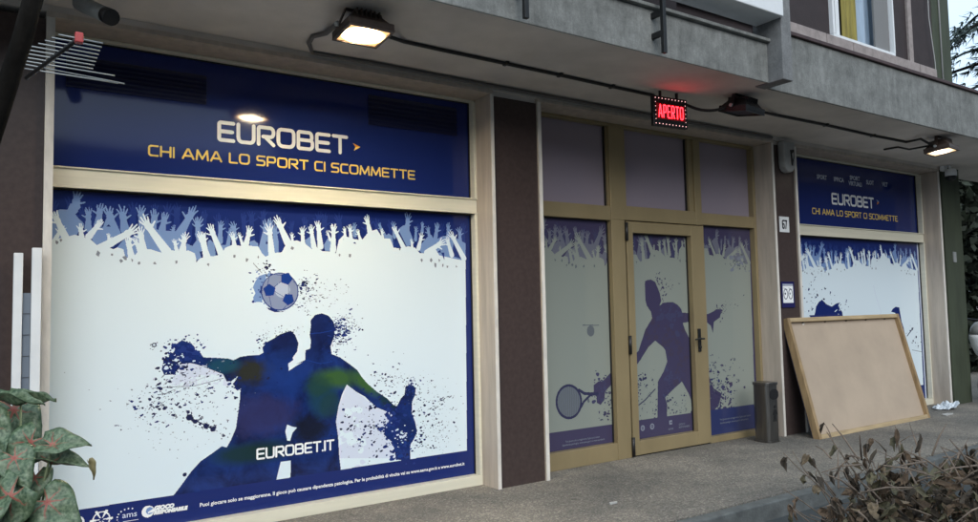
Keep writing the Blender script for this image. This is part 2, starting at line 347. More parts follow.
# ------------------------------------------------------------------ flat prints on the glazing: cut shapes in vinyl
def pal(name, c, rough=.07, spec=.36): 
    MT[name] = mat(name, c, rough, spec=spec, bump=(2.2, .06)); return name
PAL = [None,
 pal('vinyl_white', (.72, .83, .895)), pal('vinyl_navy', (.012, .025, .145)), pal('vinyl_mid_navy', (.02, .042, .20)),
 pal('vinyl_light_blue', (.19, .30, .56)), pal('vinyl_dark_ink', (.016, .02, .07)), pal('vinyl_grey', (.22, .25, .30)),
 pal('vinyl_green', (.05, .125, .035)), pal('vinyl_olive', (.03, .032, .024)), pal('vinyl_teal', (.02, .085, .13)),
 pal('vinyl_indigo', (.022, .022, .10)), pal('vinyl_royal', (.013, .045, .24)), pal('vinyl_ball_grey', (.24, .29, .44)),
 pal('vinyl_ball_light', (.44, .50, .63)), pal('vinyl_pale', (.64, .70, .83)), pal('vinyl_black', (.008, .009, .014)),
 pal('vinyl_yellow', (.85, .62, .16)), pal('vinyl_letter', (.88, .90, .91)), pal('vinyl_orange', (.7, .28, .04)), pal('vinyl_dark_green', (.018, .05, .04))]
WHITE, NAVY, MNAVY, LBLUE, INK, GREY, GREEN, OLIVE, TEAL, INDIGO, ROYAL, BALL, BALL2, PALE, BLACK, YELLOW, LETTER, ORANGE, DGREEN = range(1, 20)
# film seen through the tinted glass of the entrance
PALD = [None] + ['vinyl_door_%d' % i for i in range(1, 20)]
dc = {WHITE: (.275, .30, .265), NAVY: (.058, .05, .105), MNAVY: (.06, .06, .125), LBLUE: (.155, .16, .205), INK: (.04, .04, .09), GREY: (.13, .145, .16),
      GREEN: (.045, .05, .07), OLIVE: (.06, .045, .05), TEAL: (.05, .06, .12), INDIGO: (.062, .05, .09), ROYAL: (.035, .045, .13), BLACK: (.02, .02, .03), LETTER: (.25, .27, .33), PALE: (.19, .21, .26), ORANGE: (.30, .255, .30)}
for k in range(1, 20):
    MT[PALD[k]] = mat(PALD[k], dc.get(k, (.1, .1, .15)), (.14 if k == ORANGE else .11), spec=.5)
_noise_rng = np.random.RandomState(5)
class Print:
    def __init__(s, x0, x1, z0, z1, cell=.003):
        s.x0, s.z0, s.c = x0, z0, cell; s.nx = int(round((x1-x0)/cell)); s.nz = int(round((z1-z0)/cell)); s.cx = (x1-x0)/s.nx; s.cz = (z1-z0)/s.nz
        s.g = np.zeros((s.nz, s.nx), np.uint8)
    def poly(s, pts, c, only=None):
        P = [((p[0]-s.x0)/s.cx, (p[1]-s.z0)/s.cz) for p in pts]
        xs = [p[0] for p in P]; zs = [p[1] for p in P]
        i0, i1 = max(0, int(min(xs))-1), min(s.nx, int(max(xs))+2); j0, j1 = max(0, int(min(zs))-1), min(s.nz, int(max(zs))+2)
        if i1 <= i0 or j1 <= j0: return
        gx = np.arange(i0, i1)+.5; gz = (np.arange(j0, j1)+.5)[:, None]; ins = np.zeros((j1-j0, i1-i0), bool)
        for k in range(len(P)):
            (xa, za), (xb, zb) = P[k-1], P[k]
            if za == zb: continue
            cr_ = (za > gz) != (zb > gz)
            ins ^= cr_ & (gx[None, :] < (xb-xa)*(gz-za)/(zb-za)+xa)
        sub = s.g[j0:j1, i0:i1]
        if only is not None: ins &= np.isin(sub, only)
        sub[ins] = c
    def rect(s, x0, x1, z0, z1, c): s.poly([(x0, z0), (x1, z0), (x1, z1), (x0, z1)], c)
    def disc(s, x, z, r, c, rz=None, rot=0., n=18, only=None):
        rz = rz or r; ca, sa = math.cos(rot), math.sin(rot)
        s.poly([(x + r*math.cos(q)*ca - rz*math.sin(q)*sa, z + r*math.cos(q)*sa + rz*math.sin(q)*ca) for q in [2*math.pi*k/n for k in range(n)]], c, only)
    def taper(s, a, b, ra, rb, c, only=None):
        dx, dz = b[0]-a[0], b[1]-a[1]; l = math.hypot(dx, dz) or 1e-6; nx_, nz_ = -dz/l, dx/l
        s.poly([(a[0]+nx_*ra, a[1]+nz_*ra), (b[0]+nx_*rb, b[1]+nz_*rb), (b[0]-nx_*rb, b[1]-nz_*rb), (a[0]-nx_*ra, a[1]-nz_*ra)], c, only)
        s.disc(b[0], b[1], rb, c, n=10, only=only); s.disc(a[0], a[1], ra, c, n=10, only=only)
    def line(s, pts, w_, c, close=False):
        for i in range(len(pts) - (0 if close else 1)):
            s.taper(pts[i], pts[(i+1) % len(pts)], w_/2, w_/2, c)
    def ring(s, x, z, r, w_, c, a0=0, a1=360, rz=None):
        rz = rz or r; n = 40; s.line([(x+r*math.cos(R_(a0+(a1-a0)*k/n)), z+rz*math.sin(R_(a0+(a1-a0)*k/n))) for k in range(n+1)], w_, c)
    def build(s, name, y, parent, palette=PAL):
        used = sorted(set(np.unique(s.g)) - {0}); idx = {c: i for i, c in enumerate(used)}
        V, Fc, MI = [], [], []; open_ = {}
        def flush(key, j0, j1):
            a, b_, c = key; x0, x1 = s.x0+a*s.cx, s.x0+b_*s.cx; z0, z1 = s.z0+j0*s.cz, s.z0+j1*s.cz
            k = len(V); V.extend(((x0, y, z0), (x1, y, z0), (x1, y, z1), (x0, y, z1))); Fc.append((k, k+1, k+2, k+3)); MI.append(idx[c])
        for j in range(s.nz+1):
            cur = {}
            if j < s.nz:
                r = s.g[j]; ch = np.flatnonzero(np.diff(r))+1; st = np.concatenate(([0], ch)); en = np.concatenate((ch, [s.nx]))
                for a, b_ in zip(st.tolist(), en.tolist()):
                    if r[a]: cur[(a, b_, int(r[a]))] = j
            for k, j0 in open_.items():
                if k not in cur: flush(k, j0, j)
            open_ = {k: open_.get(k, j) for k in cur}
        me = bpy.data.meshes.new(name); off = world_off(parent)
        Va = np.array(V) - np.array(off); me.from_pydata(Va.tolist(), [], Fc)
        for c in used: me.materials.append(MT[palette[c]])
        me.polygons.foreach_set('material_index', MI); me.update()
        o = bpy.data.objects.new(name, me); COL.objects.link(o); o.parent = parent; return o

# lettering: squared, rounded strokes
def rr(pts, radii):           # polyline with rounded corners
    out = []
    for i, p in enumerate(pts):
        r = radii[i]
        if r <= 0 or i in (0, len(pts)-1): out.append(p); continue
        a, b_ = pts[i-1], pts[i+1]; va = (a[0]-p[0], a[1]-p[1]); vb = (b_[0]-p[0], b_[1]-p[1]); la = math.hypot(*va); lb = math.hypot(*vb); rr_ = min(r, la*.5, lb*.5)
        A = (p[0]+va[0]/la*rr_, p[1]+va[1]/la*rr_); B = (p[0]+vb[0]/lb*rr_, p[1]+vb[1]/lb*rr_)
        for k in range(6):
            t = k/5; out.append(((1-t)**2*A[0]+2*t*(1-t)*p[0]+t*t*B[0], (1-t)**2*A[1]+2*t*(1-t)*p[1]+t*t*B[1]))
    return out
q = .28
GL = {
 'E': (.72, [([(1,1),(0,1),(0,0),(1,0)], [0,q*.5,q*.5,0]), ([(0,.5),(.92,.5)], [0,0])]),
 'U': (.80, [([(0,1),(0,0),(1,0),(1,1)], [0,q,q,0])]),
 'R': (.80, [([(0,0),(0,1),(1,1),(1,.46),(.3,.46)], [0,q*.4,q,q,0]), ([(.42,.46),(1,0)], [0,0])]),
 'O': (.86, [([(.5,1),(0,1),(0,0),(1,0),(1,1),(.5,1)], [0,q*1.2,q*1.2,q*1.2,q*1.2,0])]),
 'B': (.80, [([(.0,.52),(0,1),(.95,1),(.95,.52),(0,.52)], [0,q*.4,q,q*.6,0]), ([(0,.52),(1,.52),(1,0),(0,0),(0,.52)], [0,q*.7,q,q*.4,0])]),
 'T': (.78, [([(0,1),(1,1)], [0,0]), ([(.5,1),(.5,0)], [0,0])]),
 'I': (.0, [([(0,1),(0,0)], [0,0])]), '.': (.0, [([(0,.0),(0,.03)], [0,0])]),
 'C': (.72, [([(1,1),(0,1),(0,0),(1,0)], [0,q*1.1,q*1.1,0])]),
 'H': (.80, [([(0,1),(0,0)], [0,0]), ([(1,1),(1,0)], [0,0]), ([(0,.5),(1,.5)], [0,0])]),
 'A': (.92, [([(0,0),(.45,1),(.55,1),(1,0)], [0,0,0,0]), ([(.16,.3),(.84,.3)], [0,0])]),
 'M': (1.0, [([(0,0),(.08,1),(.5,.1),(.92,1),(1,0)], [0,0,0,0,0])]),
 'L': (.66, [([(0,1),(0,0),(1,0)], [0,q*.4,0])]),
 'S': (.72, [([(1,1),(0,1),(0,.52),(1,.52),(1,0),(0,0)], [0,q,q,q,q,0])]),
 'P': (.76, [([(0,0),(0,1),(1,1),(1,.42),(0,.42)], [0,q*.4,q,q,0])]),
 'V': (.9, [([(0,1),(.5,0),(1,1)], [0,0,0])]),
 '6': (.72, [([(1,1),(0,1),(0,0),(1,0),(1,.55),(0,.55)], [0,q,q,q,q,0])]), '7': (.7, [([(0,1),(1,1),(.35,0)], [0,0,0])]),
}
def word_width(t, gap, space): return sum((space if c == ' ' else GL[c][0]+gap) for c in t) - gap
def lettering(name, text, xa, xb, za, zb, stroke, y, parent, color=LETTER, gap=.24, space=.55, palette=PAL, cell=.0016, slope=0., extra=None):
    """fills xa..xb; za = baseline, zb = cap line"""
    p = Print(xa-.03, xb+.12, za-.03 - abs(slope)*(xb-xa), zb+.03 + abs(slope)*(xb-xa), cell); ht = zb-za-stroke; W = word_width(text, gap, space); sx = (xb-xa-stroke)/W; x = xa+stroke/2
    for c in text:
        if c == ' ': x += space*sx; continue
        gw, strokes = GL[c]
        for pts, rad in strokes:
            P = rr(pts, rad); Q = []
            for (a, b_) in P:
                X = x+a*gw*sx; Q.append((X, za+stroke/2+b_*ht + slope*(X-xa)))
            p.line(Q, stroke, color)
        x += (gw+gap)*sx
    if extra: extra(p)
    return p.build(name, y, parent, palette)
def small_text(name, text, x, z, size, y, parent, m_, width=None, bold=0., shear=0.):
    cu = bpy.data.curves.new(name, 'FONT'); cu.body = text; cu.size = size; cu.offset = bold; cu.shear = shear; cu.resolution_u = 2
    tmp = bpy.data.objects.new(name, cu); COL.objects.link(tmp)
    dg = bpy.context.evaluated_depsgraph_get(); me = bpy.data.meshes.new_from_object(tmp.evaluated_get(dg)); bpy.data.objects.remove(tmp)
    vs = np.array([v.co[:] for v in me.vertices]) if len(me.vertices) else np.zeros((0, 3))
    k = width/(vs[:, 0].max()-vs[:, 0].min()) if width else 1
    off = world_off(parent)
    for v in me.vertices: v.co = Vector((x + v.co.x*k, y, z + v.co.y)) - off
    me.materials.clear(); me.materials.append(MT[m_] if isinstance(m_, str) else m_); me.update()
    o = bpy.data.objects.new(name, me); COL.objects.link(o); o.parent = parent; return o

# ---- the artwork, traced in the photograph's left window and kept in that window's own plane
def pw(u, v): p = on_y(u, v, YW); return (p.x, p.z)
def reg(ox, oy, k=6.): return lambda x, y: pw(ox + x/k, oy + y/k)
A_, B_, C_ = reg(50, 185), reg(180, 190), reg(320, 190)
D_, E_, F_, G_, H_, I_ = reg(140, 320), reg(140, 400), reg(230, 255), reg(270, 320), reg(320, 370), reg(230, 400)
PXM = .00655                                   # metres per photo pixel on this window
def hand(p, a, b, w_, c, T, rng, size=1.):
    """arm from a to b (window plane) ending in an open hand"""
    p.taper(T(a), T(b), w_*.62, w_*.40, c)
    d = math.atan2(b[1]-a[1], b[0]-a[0]); Lh = w_*1.25*size
    pc = (b[0]+math.cos(d)*w_*.42, b[1]+math.sin(d)*w_*.42)
    p.taper(T(b), T(pc), w_*.40, w_*.50, c)
    spread = rng.uniform(.16, .34); flip = rng.choice((-1, 1)); tilt = rng.uniform(-.15, .15)
    for k in range(4):
        q_ = d + tilt + (k-1.5)*spread; base = (pc[0]+math.cos(d+(k-1.5)*.55)*w_*.36, pc[1]+math.sin(d+(k-1.5)*.55)*w_*.36)
        ln_ = Lh*(.95, 1.1, 1.05, .82)[k if flip > 0 else 3-k]*rng.uniform(.8, 1.05)
        mid = (base[0]+math.cos(q_)*ln_*.55, base[1]+math.sin(q_)*ln_*.55); q2 = q_+rng.uniform(-.3, .3); tip = (mid[0]+math.cos(q2)*ln_*.45, mid[1]+math.sin(q2)*ln_*.45)
        p.taper(T(base), T(mid), w_*.135, w_*.115, c); p.taper(T(mid), T(tip), w_*.115, w_*.075, c)
    q_ = d + flip*1.05; base = (b[0]+math.cos(d+flip*1.3)*w_*.3, b[1]+math.sin(d+flip*1.3)*w_*.3); tip = (base[0]+math.cos(q_)*Lh*.72, base[1]+math.sin(q_)*Lh*.72)
    p.taper(T(base), T(tip), w_*.17, w_*.09, c)
ARMS_W = [(A_, v) for v in ((100,330,50,225,34),(20,350,55,285,22),(190,320,186,285,26),(232,310,275,258,30),(285,390,450,300,42),(490,440,476,372,32),(562,400,548,318,34),
  (540,400,524,362,24),(700,400,600,262,44),(790,400,803,345,30),(760,400,752,362,20),(945,440,915,345,34),(352,340,352,322,16))] + \
 [(B_, v) for v in ((20,370,22,315,28),(155,400,145,310,30),(250,392,200,268,34),(330,350,320,300,26),(378,340,362,290,18),(393,340,408,275,32),(550,395,540,270,36),(645,315,605,228,40),
  (738,340,735,270,28),(802,340,790,262,30),(842,340,832,245,34),(920,360,920,262,32),(675,320,672,288,18))] + \
 [(C_, v) for v in ((75,370,80,262,32),(150,290,148,258,20),(186,310,181,252,26),(242,300,232,268,20),(298,250,288,205,32),(376,290,372,262,18),(500,345,460,262,30),(552,345,550,322,18),
  (590,350,602,300,28),(640,378,702,334,40),(790,390,772,330,32),(862,410,803,298,36),(60,300,50,270,16))]
ARMS_L = [(A_, v) for v in ((140,150,152,112,40),(228,260,230,200,30),(288,240,296,178,34),(450,270,440,208,40),(556,270,548,196,36),(612,300,622,226,38),(668,290,680,232,36),(780,290,828,206,44),
  (900,380,886,255,32),(400,300,366,205,40),(740,300,740,275,18))] + \
 [(B_, v) for v in ((100,350,108,225,32),(240,310,242,240,28),(286,340,298,262,22),(328,290,324,242,28),(485,380,512,240,36),(535,300,540,225,30),(580,360,570,265,34))] + \
 [(C_, v) for v in ((520,240,524,196,36),(446,280,442,232,24),(612,250,613,226,22),(690,300,698,248,32),(572,300,574,250,20),(766,300,768,246,30),(840,320,838,272,30),(208,270,206,246,26),(404,300,366,230,20),(660,300,652,260,26))]
BODY_W = [A_(*v) for v in ((8,345),(30,325),(100,312),(150,298),(190,312),(240,322),(280,360),(330,368),(380,385),(405,375),(440,385),(452,440),(500,430),(540,388),(600,385),(680,410),(715,388),(780,402),(830,392),(868,410),(878,450))] + \
 [B_(*v) for v in ((96,435),(120,410),(150,402),(200,397),(250,387),(270,347),(320,327),(370,337),(420,335),(470,340),(490,378),(512,400),(560,378),(610,374),(640,315),(700,302),(750,322),(790,355),(820,342),(850,365))] + \
 [C_(*v) for v in ((0,365),(60,370),(95,380),(112,300),(140,272),(190,292),(250,302),(290,252),(340,236),(376,290),(420,292),(440,345),(480,352),(530,337),(570,347),(600,380),(640,377),(690,350),(715,392),(760,402),(830,418),(872,425))]
BLOBS_L = [[A_(*v) for v in ((8,175),(60,145),(105,147),(122,110),(175,110),(185,135),(158,158),(142,165),(172,200),(206,235),(182,262),(160,300),(100,340),(8,340))],
 [A_(*v) for v in ((262,350),(240,292),(318,252),(332,212),(350,180),(385,208),(412,280),(425,300),(380,370),(300,380))],
 [A_(*v) for v in ((380,400),(440,330),(500,310),(560,272),(640,268),(740,278),(800,275),(812,350),(890,372),(910,450),(500,450))],
 [B_(*v) for v in ((20,380),(60,330),(110,320),(120,420),(60,420))], [B_(*v) for v in ((158,310),(180,298),(205,320),(215,400),(165,400))], [B_(*v) for v in ((240,330),(300,330),(290,350),(250,380))],
 [B_(*v) for v in ((418,310),(445,302),(468,322),(470,345),(420,345))], [B_(*v) for v in ((470,390),(490,330),(540,320),(590,350),(590,380),(500,410))],
 [B_(*v) for v in ((752,300),(780,278),(806,300),(808,345),(780,360),(752,330))], [B_(*v) for v in ((868,330),(880,318),(905,335),(900,370))],
 [C_(*v) for v in ((468,235),(500,212),(545,208),(530,228),(552,282),(562,325),(520,340),(490,280))], [C_(*v) for v in ((585,352),(612,318),(640,285),(668,268),(692,322),(660,365),(610,380))],
 [C_(*v) for v in ((690,300),(740,275),(800,280),(872,320),(872,430),(700,430))], [C_(*v) for v in ((392,280),(410,260),(432,275),(440,345),(420,330))]]
HOLES = [[A_(*v) for v in ((338,248),(352,236),(366,250))], [A_(*v) for v in ((588,280),(608,282),(612,312),(600,300))], [A_(*v) for v in ((835,360),(870,300),(880,330),(855,365))], [A_(*v) for v in ((925,350),(948,330),(940,400),(930,385))],
 [B_(*v) for v in ((590,320),(615,300),(620,360),(592,372))], [B_(*v) for v in ((786,350),(806,320),(808,340))], [B_(*v) for v in ((870,345),(905,330),(898,368),(876,366))],
 [C_(*v) for v in ((22,330),(45,290),(66,310),(62,365),(30,365))], [C_(*v) for v in ((85,360),(100,320),(92,365))], [C_(*v) for v in ((135,298),(150,286),(158,298))], [C_(*v) for v in ((700,375),(720,360),(745,420),(745,375))],
 [C_(*v) for v in ((195,320),(208,312),(218,322))], [C_(*v) for v in ((800,320),(850,415),(790,395))]]
CHIPS = [(A_, v) for v in ((288,412),(370,417),(425,455),(452,437),(493,452),(535,468),(627,467),(757,463),(952,478),(40,345),(65,330))] + [(B_, v) for v in ((170,447),(327,397),(400,420),(470,403),(672,350),(957,390))] + \
        [(C_, v) for v in ((117,392),(180,395),(478,356),(610,420),(665,420),(692,450),(737,452),(763,460),(817,460),(715,425))]
def draw_crowd(p, T, seed=3, dim=False):
    rng = random.Random(seed); k = PXM/6
    for i in range(34):                         # half seen arms far back, darker blue on navy
        u = 55 + i*12.4 + rng.uniform(-4, 4); top = 200 + (u-55)*.052 + rng.uniform(2, 13); a = pw(u+rng.uniform(-3, 3), top+26); b = pw(u, top+6)
        hand(p, a, b, rng.uniform(26, 44)*k, MNAVY, T, rng)
    for bl in BLOBS_L: p.poly([T(v) for v in bl], LBLUE)
    for r, (xa, ya, xb, yb, w_) in ARMS_L: hand(p, r(xa, ya), r(xb, yb), w_*k, LBLUE, T, rng)
    for hl in HOLES[:4]: p.poly([T(v) for v in hl], NAVY)
    lo = [pw(468, 600), pw(51, 600)]
    p.poly([T(v) for v in BODY_W + lo], WHITE)
    for hl in HOLES[4:]: p.poly([T(v) for v in hl], MNAVY if rng.random() < .5 else LBLUE)
    for r, (xa, ya, xb, yb, w_) in ARMS_W: hand(p, r(xa, ya), r(xb, yb), w_*k, WHITE, T, rng)
    for r, (x, y) in CHIPS:
        c = T(r(x, y)); n = rng.randint(3, 5); s_ = rng.uniform(9, 19)*k; a0 = rng.random()*6
        p.poly([(c[0]+math.cos(a0+6.28*i/n)*s_*rng.uniform(.4, 1), c[1]+math.sin(a0+6.28*i/n)*s_*rng.uniform(.6, 1.3)) for i in range(n)], GREY)
def splat(p, cx, cz, sx, sz, n, r0, r1, cols, rng, rot=0., elong=1.3, only=None):
    for _ in range(n):
        a, b = rng.gauss(0, .5), rng.gauss(0, .5); x = cx + a*sx*math.cos(rot) - b*sz*math.sin(rot); z = cz + a*sx*math.sin(rot) + b*sz*math.cos(rot)
        r = r0*(r1/r0)**(rng.random()**1.8); e = rng.uniform(1, elong); th = rot + rng.uniform(-.6, .6); c = rng.choice(cols); m_ = 8
        ca, sa = math.cos(th), math.sin(th); pts = []
        for i in range(m_):
            q_ = 6.283*i/m_; rad = r*rng.uniform(.7, 1.15); X, Z = rad*e*math.cos(q_), rad/e*math.sin(q_); pts.append((x+X*ca-Z*sa, z+X*sa+Z*ca))
        p.poly(pts, c, only)
        if rng.random() < .3: p.disc(x+rng.uniform(-2, 2)*r, z+rng.uniform(-2, 2)*r, r*.4, c, n=7, only=only)

def paint_mat():
    """the watercolour print inside the two dark players: soft patches of green, teal, olive and indigo on navy"""
    M = mat('vinyl_watercolour', (.012, .025, .145), .07, spec=.45); t, b = nodes(M)
    tc = t.nodes.new('ShaderNodeNewGeometry')
    def mp(op, a, c=None):
        n = t.nodes.new('ShaderNodeMath'); n.operation = op; n.use_clamp = op == 'SUBTRACT'
        for i, v in enumerate((a, c)):
            if v is None: continue
            if isinstance(v, (int, float)): n.inputs[i].default_value = v
            else: t.links.new(v, n.inputs[i])
        return n.outputs[0]
    def noise(scale, det, dist=0.):
        n = t.nodes.new('ShaderNodeTexNoise'); n.inputs['Scale'].default_value = scale; n.inputs['Detail'].default_value = det; n.inputs['Roughness'].default_value = .65; n.inputs['Distortion'].default_value = dist
        t.links.new(tc.outputs['Position'], n.inputs['Vector']); return n.outputs['Fac']
    n1, n2, n3 = noise(5, 6, .4), noise(14, 5, 1.2), noise(2.2, 3)
    def mix(f, a, col, isn=False):
        mm = t.nodes.new('ShaderNodeMix'); mm.data_type = 'RGBA'; t.links.new(f, mm.inputs['Factor'])
        if isinstance(a, tuple): mm.inputs['A'].default_value = (*a, 1)
        else: t.links.new(a, mm.inputs['A'])
        mm.inputs['B'].default_value = (*col, 1); return mm.outputs['Result']
    r0 = t.nodes.new('ShaderNodeValToRGB'); e = r0.color_ramp.elements
    e[0].position = .36; e[0].color = (.008, .013, .06, 1); e[1].position = .66; e[1].color = (.014, .04, .20, 1); t.links.new(n1, r0.inputs['Fac'])
    col = r0.outputs['Color']
    def patch(px, c, k, nz, ang=0.):
        nonlocal col
        (x0, z0), (rx, rz) = pw(px[0], px[1]), (px[2]*PXM, px[3]*PXM)
        mpn = t.nodes.new('ShaderNodeMapping'); mpn.vector_type = 'TEXTURE'; mpn.inputs['Location'].default_value = (x0, YW, z0); mpn.inputs['Rotation'].default_value = (0, R_(ang), 0); mpn.inputs['Scale'].default_value = (rx, 1, rz)
        t.links.new(tc.outputs['Position'], mpn.inputs['Vector'])
        ln_ = t.nodes.new('ShaderNodeVectorMath'); ln_.operation = 'LENGTH'; t.links.new(mpn.outputs['Vector'], ln_.inputs[0])
        f = mp('SUBTRACT', mp('ADD', 1.0, mp('MULTIPLY', mp('SUBTRACT_', nz, .5) if False else nz, .9)), mp('ADD', ln_.outputs['Value'], .42))
        f2 = mp('MINIMUM', mp('MULTIPLY', f, 1.5), k); col = mix(f2, col, c)
    patch((262, 415, 45, 26), (.035, .035, .12), .7, n2); patch((255, 452, 48, 14), (.012, .035, .032), .9, n1); patch((310, 428, 26, 22), (.010, .012, .022), .9, n2)
    patch((252, 372, 26, 16), (.030, .031, .020), .95, n2); patch((224, 366, 20, 10), (.016, .075, .11), .8, n3); patch((322, 395, 20, 26), (.015, .06, .085), .7, n1)
    patch((338, 378, 34, 13), (.045, .115, .03), .95, n1, 8); patch((366, 384, 28, 10), (.045, .115, .03), .95, n3, 40); patch((318, 385, 18, 14), (.02, .06, .04), .7, n2); patch((388, 402, 16, 8), (.014, .04, .035), .8, n1, 40)
    patch((330, 405, 14, 16), (.018, .05, .045), .6, n1); patch((298, 330, 40, 40), (.012, .018, .075), .6, n1); patch((285, 375, 30, 30), (.013, .04, .20), .6, n1)
    t.links.new(col, b.inputs['Base Color'])
    return M
MT['vinyl_watercolour'] = paint_mat(); PAL.append('vinyl_watercolour'); PALD.append('vinyl_door_2'); PAINT = 20
FIG_L = [D_(*v) for v in ((228,135),(252,122),(300,138),(326,160),(332,188),(358,192),(380,225),(470,228),(530,232),(560,242),(600,222),(660,212),(715,210),(740,196),(733,165),(762,132),(800,112),(840,86),(880,72),(905,65),(930,90),(950,140),(942,190),(915,226),(920,240),(888,262),(893,305),(930,280),(978,252))] + \
  [G_(*v) for v in ((150,268),(210,240),(212,182),(240,172),(245,125),(237,90),(245,30),(242,10))] + [F_(*v) for v in ((480,405),(486,388),(510,360),(550,350),(590,364),(620,400),(630,440))] + \
  [G_(*v) for v in ((388,40),(385,100),(362,160),(370,205),(420,225),(470,260),(522,300),(550,342),(582,380),(640,430),(700,470),(745,515))] + [H_(*v) for v in ((462,215),(485,170),(506,148),(512,100),(545,86),(574,108),(570,150),(552,190),(550,260),(570,312),(582,370),(566,410),(541,450),(541,540),(455,540),(445,470),(420,430),(380,385),(400,350),(408,312),(440,262),(400,250),(345,228),(300,190),(268,160),(215,130),(160,88),(130,150),(110,220),(95,310),(108,400),(115,522))] + \
  [(pw(345, 505)), (pw(150, 525))] + [E_(*v) for v in ((240,522),(310,425),(360,370),(440,315),(490,278),(520,285),(545,240),(575,170),(590,60),(598,0))] + [D_(*v) for v in ((600,440),(604,412),(575,420),(560,382),(588,335),(545,370),(520,368),(498,326),(430,300),(350,270),(300,258),(238,268),(220,325),(145,330),(130,298),(137,260),(152,222),(200,195))]

# ---- left shop window
def shop_window(gx0, gx1, x0, x1):
    f = MB()
    f.box(x0, x1, 5.10, 5.20, 2.186, 2.303); f.box(x0, x1, 5.085, 5.099, 2.298, 2.308); f.box(x0, x1, 5.085, 5.099, 2.180, 2.190)
    f.box(x0, x1, 5.09, 5.20, 0, .078); f.box(x0, x1, 5.11, 5.20, 3.112, 3.129)
    f.box(x0, gx0-.001, 5.09, 5.20, .079, 2.179); f.box(gx1+.001, x1, 5.09, 5.20, .079, 2.179); f.box(x0, gx0-.001, 5.09, 5.20, 2.309, 3.111); f.box(gx1+.001, x1, 5.09, 5.20, 2.309, 3.111)
    o = f.build('shop_window', 'alu', bld, bevel=.003)
    g = MB(); t = .007
    for z0, z1 in ((.079, 2.179), (2.309, 3.111)):
        g.box(gx0, gx0+t, 5.15, 5.163, z0, z1); g.box(gx1-t, gx1, 5.15, 5.163, z0, z1); g.box(gx0+t, gx1-t, 5.15, 5.163, z1-t, z1)
    g.build('glazing_gasket', 'gasket', o)
    return o
wl = shop_window(.340, 3.335, .3335, 3.3615)
YG = 5.1655
ident = lambda v: v
bz0, bz1 = pw(72.5, 510.8)[1], pw(470, 450)[1]
p = Print(.340, 3.335, .079, 2.179, .003)
p.rect(.3, 3.4, 0, 2.3, NAVY)
draw_crowd(p, ident)
p.rect(.3, .40, 0, pw(51, 246)[1], WHITE)
p.poly([pw(469, 200), (3.4, 2.3), (3.4, 0), pw(471, 460)], NAVY)
rng = random.Random(21)
BZ = lambda x: bz0 + (bz1-bz0)*(x-.4)/(3.3-.4)
p.poly([(.3, 0), (3.4, 0), (3.4, BZ(3.4)), (.3, BZ(.3))], NAVY)
# lilac wash between the arm and the body of the right figure
lil = [H_(*v) for v in ((160,92),(215,132),(300,195),(360,240),(440,262),(410,310),(400,380),(450,440),(450,530),(115,530),(95,310),(110,220))]
p.poly(lil, PALE, [WHITE]); splat(p, *H_(200, 400), .1, .16, 60, .02, .05, [WHITE, PALE], rng, only=[PALE, WHITE])
p.poly([D_(*v) for v in ((238,268),(300,258),(430,300),(520,330),(540,400),(420,380),(250,410),(180,380),(220,325))], PALE, [WHITE]); splat(p, *D_(350, 380), .22, .06, 90, .006, .02, [WHITE], rng, .2, only=[PALE])
p.poly(FIG_L, PAINT)
p.poly([(.3, 0), (3.4, 0), (3.4, BZ(3.4)), (.3, BZ(.3))], NAVY)
# white gaps between the figures
p.poly([I_(*v) for v in ((342,148),(370,160),(402,166),(375,195),(360,245),(343,245),(331,190))], WHITE)
p.poly([I_(*v) for v in ((303,372),(365,363),(362,465),(278,478))], WHITE)
# cap peak line, collar seam
p.line([G_(245, 82), G_(300, 78), G_(380, 62)], .006, ROYAL); p.line([G_(215, 240), G_(300, 262), G_(370, 250)], .005, ROYAL)
# ink splashes
sp = lambda r, x, y, sx, sy, n, a, b, c, rot=0., e=1.5: splat(p, *r(x, y), sx*PXM/6, sy*PXM/6, n, a, b, c, rng, rot, e)
sp(D_, 280, 195, 90, 60, 60, .008, .024, [NAVY, MNAVY]); sp(D_, 190, 270, 90, 80, 90, .004, .016, [NAVY, INK, WHITE]); sp(D_, 270, 135, 120, 40, 40, .002, .008, [NAVY, MNAVY])
sp(D_, 270, 370, 260, 90, 190, .002, .009, [INK, NAVY, PALE, GREY], .35, 2.2); sp(D_, 330, 460, 420, 100, 170, .002, .011, [INK, NAVY], .2, 1.8); sp(D_, 120, 470, 120, 110, 40, .003, .013, [INK])
sp(D_, 80, 150, 20, 20, 10, .004, .008, [GREY]); sp(D_, 740, 140, 60, 90, 45, .002, .010, [NAVY, INK]); sp(D_, 860, 70, 140, 40, 34, .002, .007, [NAVY, INK]); sp(D_, 580, 390, 50, 60, 20, .004, .014, [NAVY])
sp(E_, 360, 140, 170, 26, 60, .003, .014, [INK, GREY], -.48, 1.4); sp(E_, 200, 50, 380, 130, 90, .002, .008, [INK, GREY], -.3); sp(E_, 250, 260, 300, 60, 22, .002, .005, [GREY]); sp(E_, 120, 160, 160, 130, 30, .002, .005, [GREY])
p.disc(*E_(268, 448), .013, INK); p.ring(*D_(85, 150), .011, .006, INK)
for a, b in (((296,105),.021), ((330,130),.014), ((360,145),.009), ((395,155),.017), ((437,176),.017)): p.disc(*E_(*a), b, INK)
p.line([E_(296, 105), E_(437, 176)], .007, INK); p.line([D_(70, 410), D_(330, 395), D_(500, 350)], .003, INK); p.line([D_(150, 440), D_(420, 330)], .002, GREY)
